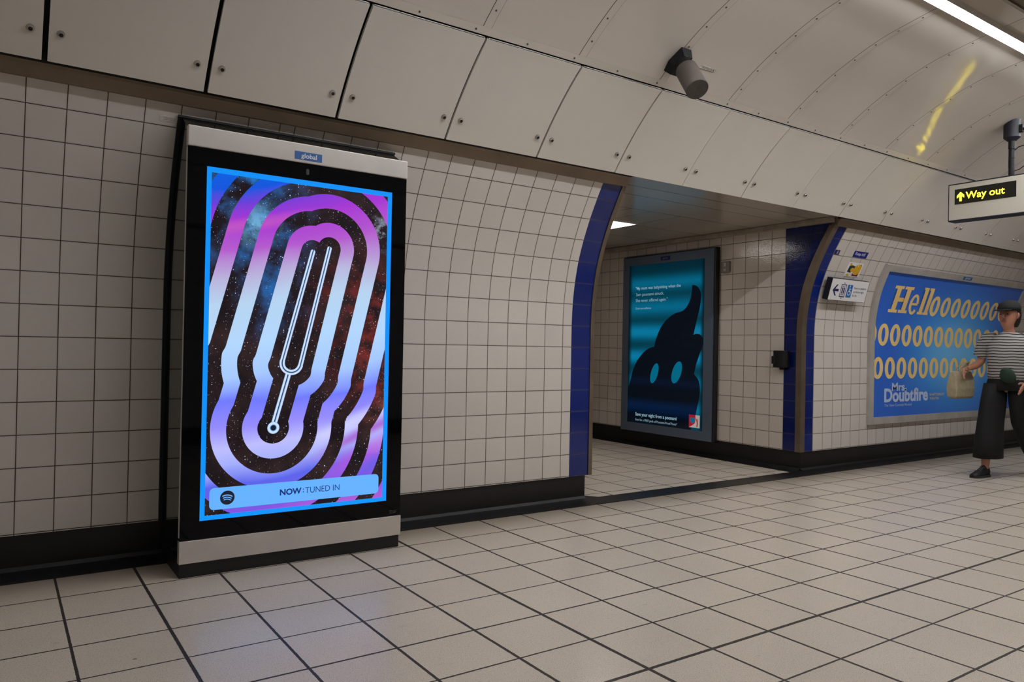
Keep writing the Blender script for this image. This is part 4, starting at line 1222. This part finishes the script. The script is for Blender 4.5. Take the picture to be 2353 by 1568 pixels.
# near (left) arm, bent, hand forward at waist
la = limb(sp3, [((-0.06, 0.11, 1.25), 0.042), ((-0.08, 0.17, 1.23), 0.042), ((-0.10, 0.215, 1.15), 0.043), ((-0.115, 0.24, 1.06), 0.038), ((-0.05, 0.245, 0.985), 0.036), ((0.05, 0.235, 0.915), 0.028), ((0.095, 0.23, 0.885), 0.022), ((0.13, 0.228, 0.865), (0.018, 0.032)), ((0.165, 0.226, 0.85), (0.014, 0.030))])
ra = limb(sp3, [((0.00, -0.11, 1.25), 0.042), ((0.01, -0.17, 1.23), 0.042), ((0.00, -0.215, 1.15), 0.043), ((-0.01, -0.235, 1.06), 0.038), ((0.06, -0.245, 1.02), 0.036), ((0.14, -0.25, 1.00), 0.028), ((0.175, -0.25, 0.995), 0.022), ((0.205, -0.25, 0.99), (0.018, 0.030)), ((0.235, -0.25, 0.98), (0.014, 0.028))])
# legs: far (right) leg in front, near (left) leg pushing off behind
rl = limb(pel, [((0.00, -0.085, 0.84), 0.085), ((0.07, -0.09, 0.62), 0.075), ((0.135, -0.09, 0.46), 0.055), ((0.15, -0.09, 0.30), 0.052), ((0.165, -0.09, 0.13), 0.036), ((0.175, -0.09, 0.065), (0.038, 0.034)), ((0.245, -0.09, 0.04), (0.024, 0.034)), ((0.32, -0.09, 0.030), (0.016, 0.032))])
ll = limb(pel, [((-0.05, 0.085, 0.84), 0.085), ((-0.08, 0.09, 0.64), 0.075), ((-0.14, 0.09, 0.47), 0.055), ((-0.27, 0.09, 0.34), 0.052), ((-0.41, 0.09, 0.22), 0.036), ((-0.445, 0.09, 0.165), (0.038, 0.034)), ((-0.405, 0.09, 0.09), (0.026, 0.034)), ((-0.36, 0.09, 0.035), (0.018, 0.032))])
# fingers and thumbs, rooted in the palms
def fingers(palm, side, fwd, down):
    for k, (w_, ln) in enumerate(((-0.021, 0.062), (-0.007, 0.072), (0.007, 0.068), (0.020, 0.052))):
        b0 = (palm[0] - 0.004, palm[1] + w_ * 0.25 * side, palm[2] + w_)
        p1 = (b0[0] + ln * .42 * fwd, b0[1], b0[2] - ln * .22 * down + w_ * .1)
        p2 = (p1[0] + ln * .28 * fwd, p1[1] - 0.005 * side, p1[2] - ln * .32 * down)
        p3 = (p2[0] + ln * .10 * fwd, p2[1] - 0.012 * side, p2[2] - ln * .30 * down)
        i = node(b0, 0.0095); i = node(p1, 0.0088, i); i = node(p2, 0.0080, i); node(p3, 0.0068, i)
    b0 = (palm[0] - 0.035, palm[1] - 0.008 * side, palm[2] + 0.020)
    i = node(b0, 0.011); i = node((b0[0] + 0.022, b0[1] - 0.022 * side, b0[2] + 0.010), 0.0095, i); node((b0[0] + 0.045, b0[1] - 0.030 * side, b0[2] - 0.002), 0.0080, i)
fingers((0.172, 0.226, 0.848), 1, 1, 1)
fingers((0.240, -0.250, 0.978), -1, 0.7, 1.2)
me = D.meshes.new('body'); me.from_pydata(V_, E_, []); me.materials.append(M['skin'])
body = D.objects.new('body', me); COL.objects.link(body); body.parent = per
md = body.modifiers.new('skin', 'SKIN'); md.use_smooth_shade = True
if not me.skin_vertices:
    bm = bmesh.new(); bm.from_mesh(me); bm.verts.layers.skin.verify(); bm.to_mesh(me); bm.free()
sv = me.skin_vertices[0].data
roots = {0}
seen = set()
for a, b2 in E_: seen.add(b2)
for i in range(len(V_)):
    sv[i].radius = Rr[i]; sv[i].use_root = (i not in seen)
sb = body.modifiers.new('subsurf', 'SUBSURF'); sb.levels = 2; sb.render_levels = 2
# nose, ear, features
mb = MB(); loft(mb, [(0.060, 0, 1.518, .005, .006), (0.070, 0, 1.500, .010, .009), (0.078, 0, 1.480, .012, .011), (0.074, 0, 1.469, .010, .012), (0.062, 0, 1.463, .005, .008)], 12); mb.build('nose', M['skin'], body)
for s_ in (1, -1):
    mb = MB(); loft(mb, [(-0.025, 0.070 * s_, 1.462, .008, .006), (-0.028, 0.078 * s_, 1.478, .014, .007), (-0.030, 0.080 * s_, 1.500, .018, .007), (-0.030, 0.074 * s_, 1.518, .010, .005)], 12); mb.build('ear', M['skin'], body)
    mb = MB(); loft(mb, [(0.060, 0.030 * s_, 1.498, .002, .004), (0.063, 0.030 * s_, 1.503, .006, .012), (0.060, 0.030 * s_, 1.508, .002, .004)], 10); mb.build('eye', M['hair'], body)
    mb = MB(); loft(mb, [(0.062, 0.030 * s_, 1.521, .006, .017), (0.062, 0.030 * s_, 1.526, .006, .015)], 10); mb.build('eyebrow', M['hair'], body)
mb = MB(); loft(mb, [(0.064, 0, 1.433, .006, .018), (0.068, 0, 1.437, .008, .024), (0.066, 0, 1.444, .006, .018)], 14); mb.build('mouth', pbr('lips', rgb(150, 78, 70), 0.5), body)
mb = MB(); loft(mb, [(-0.060, 0, 1.385, .045, .055), (-0.068, 0, 1.43, .055, .072), (-0.062, 0, 1.48, .070, .083), (-0.052, 0, 1.53, .080, .086), (-0.040, 0, 1.58, .085, .082), (-0.035, 0, 1.61, .060, .06)], 24)
loft(mb, [(-0.125, 0, 1.44, .010, .01), (-0.13, 0, 1.455, .035, .035), (-0.135, 0, 1.485, .042, .042), (-0.13, 0, 1.515, .034, .034), (-0.125, 0, 1.53, .010, .010)], 18)
mb.build('hair', M['hair'], per)
mb = MB(); loft(mb, [(-0.022, 0, 1.535, .106, .090), (-0.026, 0, 1.565, .106, .092), (-0.030, 0, 1.600, .092, .082), (-0.034, 0, 1.625, .062, .058), (-0.036, 0, 1.635, .02, .02)], 28)
cp = mb.build('cap', M['cap'], per)
mb = MB(); loft(mb, [(0.085, 0, 1.538, .065, .070, -0.12), (0.085, 0, 1.545, .064, .069, -0.12)], 24); mb.build('cap_brim', M['cap'], cp)
# striped tee with sleeves
mb = MB()
loft(mb, [(-0.02, 0, 0.895, .128, .165), (-0.02, 0, 0.93, .132, .168), (-0.01, 0, 1.00, .128, .160), (-0.005, 0, 1.08, .128, .165), (-0.01, 0, 1.16, .125, .175), (-0.02, 0, 1.23, .115, .188), (-0.03, 0, 1.275, .100, .172), (-0.032, 0, 1.305, .085, .125), (-0.03, 0, 1.328, .068, .080), (-0.03, 0, 1.334, .062, .070)], 32)
for s_, ox in ((1, -0.07), (-1, 0.0)):
    P_ = [(ox, 0.11 * s_, 1.27), (ox, 0.165 * s_, 1.262), (ox - 0.008, 0.20 * s_, 1.225), (ox - 0.02, 0.222 * s_, 1.17), (ox - 0.028, 0.238 * s_, 1.115)]
    R2 = [0.070, 0.074, 0.072, 0.070, 0.072]
    vs = []; n = 20
    for j, p in enumerate(P_):
        a = Vector(P_[max(j - 1, 0)]); b2 = Vector(P_[min(j + 1, len(P_) - 1)]); ax = (b2 - a).normalized()
        t1_ = Vector((1, 0, 0)); t2_ = ax.cross(t1_).normalized(); t1_ = t2_.cross(ax)
        for i in range(n):
            an = 2 * math.pi * i / n
            q = Vector(p) + (t1_ * math.cos(an) + t2_ * math.sin(an)) * R2[j]; vs.append(L2W(q))
    mb.add(vs, [(j * n + i, j * n + (i + 1) % n, (j + 1) * n + (i + 1) % n, (j + 1) * n + i) for j in range(len(P_) - 1) for i in range(n)] + [tuple(reversed(range(n)))], None, True)
mb.build('striped_top', M['jersey'], per)
# wide trousers
mb = MB()
loft(mb, [(-0.02, 0, 0.80, .145, .180), (-0.02, 0, 0.86, .140, .175), (-0.02, 0, 0.92, .126, .160), (-0.02, 0, 0.955, .118, .150)], 28)
loft(mb, [(0.02, -0.085, 0.86, .120, .090), (0.045, -0.09, 0.70, .130, .098), (0.085, -0.09, 0.52, .135, .10), (0.115, -0.09, 0.35, .145, .105), (0.125, -0.09, 0.175, .155, .112), (0.125, -0.09, 0.172, .145, .102)], 28)
loft(mb, [(-0.05, 0.085, 0.86, .120, .090), (-0.085, 0.09, 0.70, .130, .098), (-0.135, 0.09, 0.52, .130, .10, -.2), (-0.235, 0.09, 0.40, .130, .105, -.4), (-0.345, 0.09, 0.285, .130, .110, -.5), (-0.395, 0.09, 0.235, .132, .110, -.5), (-0.396, 0.09, 0.232, .122, .10, -.5)], 28)
mb.build('trousers', M['trousers'], per)
# shoes
def shoe(name_x, y, z, rot):
    """profile stations along the foot, from heel to toe"""
    st_ = [(-0.075, .020, .030, .055), (-0.06, .034, .0, .105), (-0.03, .036, .0, .120), (0.01, .036, .0, .105), (0.06, .041, .0, .075), (0.11, .043, .0, .058), (0.15, .036, .002, .046), (0.175, .018, .008, .030)]
    def T(x, yy, zz):
        c_, s_ = math.cos(rot), math.sin(rot)
        return L2W((name_x + x * c_ + zz * s_, y + yy, z - x * s_ + zz * c_))
    mb = MB(); n = 16; vs = []
    for x, w_, z0, z1 in st_:
        for i in range(n):
            a = 2 * math.pi * i / n
            zz = (z0 + z1) / 2 + 0.018 + (z1 - z0) / 2 * math.sin(a) * (1 if math.sin(a) > 0 else 1)
            vs.append(T(x, w_ * math.cos(a) * (1 - 0.25 * max(math.sin(a), 0)), max(zz - 0.018, 0.012)))
    m_ = len(st_)
    mb.add(vs, [(j * n + i, j * n + (i + 1) % n, (j + 1) * n + (i + 1) % n, (j + 1) * n + i) for j in range(m_ - 1) for i in range(n)] + [tuple(reversed(range(n))), tuple(range((m_ - 1) * n, m_ * n))], None, True)
    s1 = mb.build('shoe', M['shoe'], per)
    mb = MB(); out = []
    for x, w_, _, _ in st_: out.append((x, w_ + 0.004))
    for x, w_, _, _ in st_[::-1]: out.append((x, -w_ - 0.004))
    n = len(out)
    mb.add([T(x, w_, 0.0) for x, w_ in out] + [T(x, w_, 0.022) for x, w_ in out], [tuple(reversed(range(n))), tuple(range(n, 2 * n))] + [(i, (i + 1) % n, n + (i + 1) % n, n + i) for i in range(n)])
    mb.build('sole', M['sole'], s1)
    mb = MB()
    for k in range(4):
        p = [T(0.005 + 0.018 * k, -0.022 + 0.002 * k, .092 - 0.008 * k), T(0.010 + 0.018 * k, 0.0, .104 - 0.009 * k), T(0.014 + 0.018 * k, 0.022 - 0.002 * k, .090 - 0.008 * k)]
        mb.tube(p, 0.002, 6)
    mb.build('laces', M['grey_ink'], s1)
shoe(0.205, -0.09, 0.0, 0.0)
shoe(-0.425, 0.09, 0.10, math.radians(40))
# tote bag hanging from the far forearm
bag = empty('tote_bag', L2W((0.16, -0.32, 0.71)), 'cream canvas tote bag hanging from the far arm of the walking person', 'bag')
mb = MB()
vs = []
for (zz, w_, d_) in ((0.705, .125, .030), (0.72, .150, .045), (0.80, .158, .050), (0.90, .152, .038), (0.965, .146, .018)):
    vs += [L2W((0.165 - w_, -0.325 - d_, zz)), L2W((0.165 + w_, -0.325 - d_, zz)), L2W((0.165 + w_, -0.325 + d_, zz)), L2W((0.165 - w_, -0.325 + d_, zz))]
mb.add(vs, [(3, 2, 1, 0)] + [(j * 4 + i, j * 4 + (i + 1) % 4, j * 4 + 4 + (i + 1) % 4, j * 4 + 4 + i) for j in range(4) for i in range(4)] + [(16, 17, 18, 19)], None, False)
mb.build('pouch', M['tote'], bag, bevel=0.012)
for yy in (-0.345, -0.305):
    mb = MB(); pts = [L2W((0.10, yy, 0.95)), L2W((0.102, yy + .01, 1.0)), L2W((0.115, -0.29, 1.04)), L2W((0.14, -0.262, 1.052)), L2W((0.17, -0.285, 1.04)), L2W((0.215, yy + .01, 1.0)), L2W((0.22, yy, 0.95))]
    mb.tube(pts, 0.007, 8); mb.build('handle', M['tote'], bag)
mb = MB(); loft(mb, [(0.165, 0.10, 0.875, .012, .03), (0.170, 0.10, 0.895, .024, .060), (0.172, 0.095, 0.93, .028, .072), (0.170, 0.085, 0.985, .024, .055), (0.165, 0.075, 1.01, .010, .02)], 20)
g_ = mb.build('cloth_bundle', M['green']); tag(g_, 'dark green cloth bundle held against the front of the striped tee', 'cloth')

# the picture surfaces glow only faintly, so they are found by bounced rays alone; the lamps are sampled directly
for mt in D.materials:
    if mt.name not in ('strip_lamp_diffuser', 'strip_lamp_diffuser_fill', 'passage_lamp_diffuser', 'led_yellow'):
        mt.cycles.emission_sampling = 'NONE'
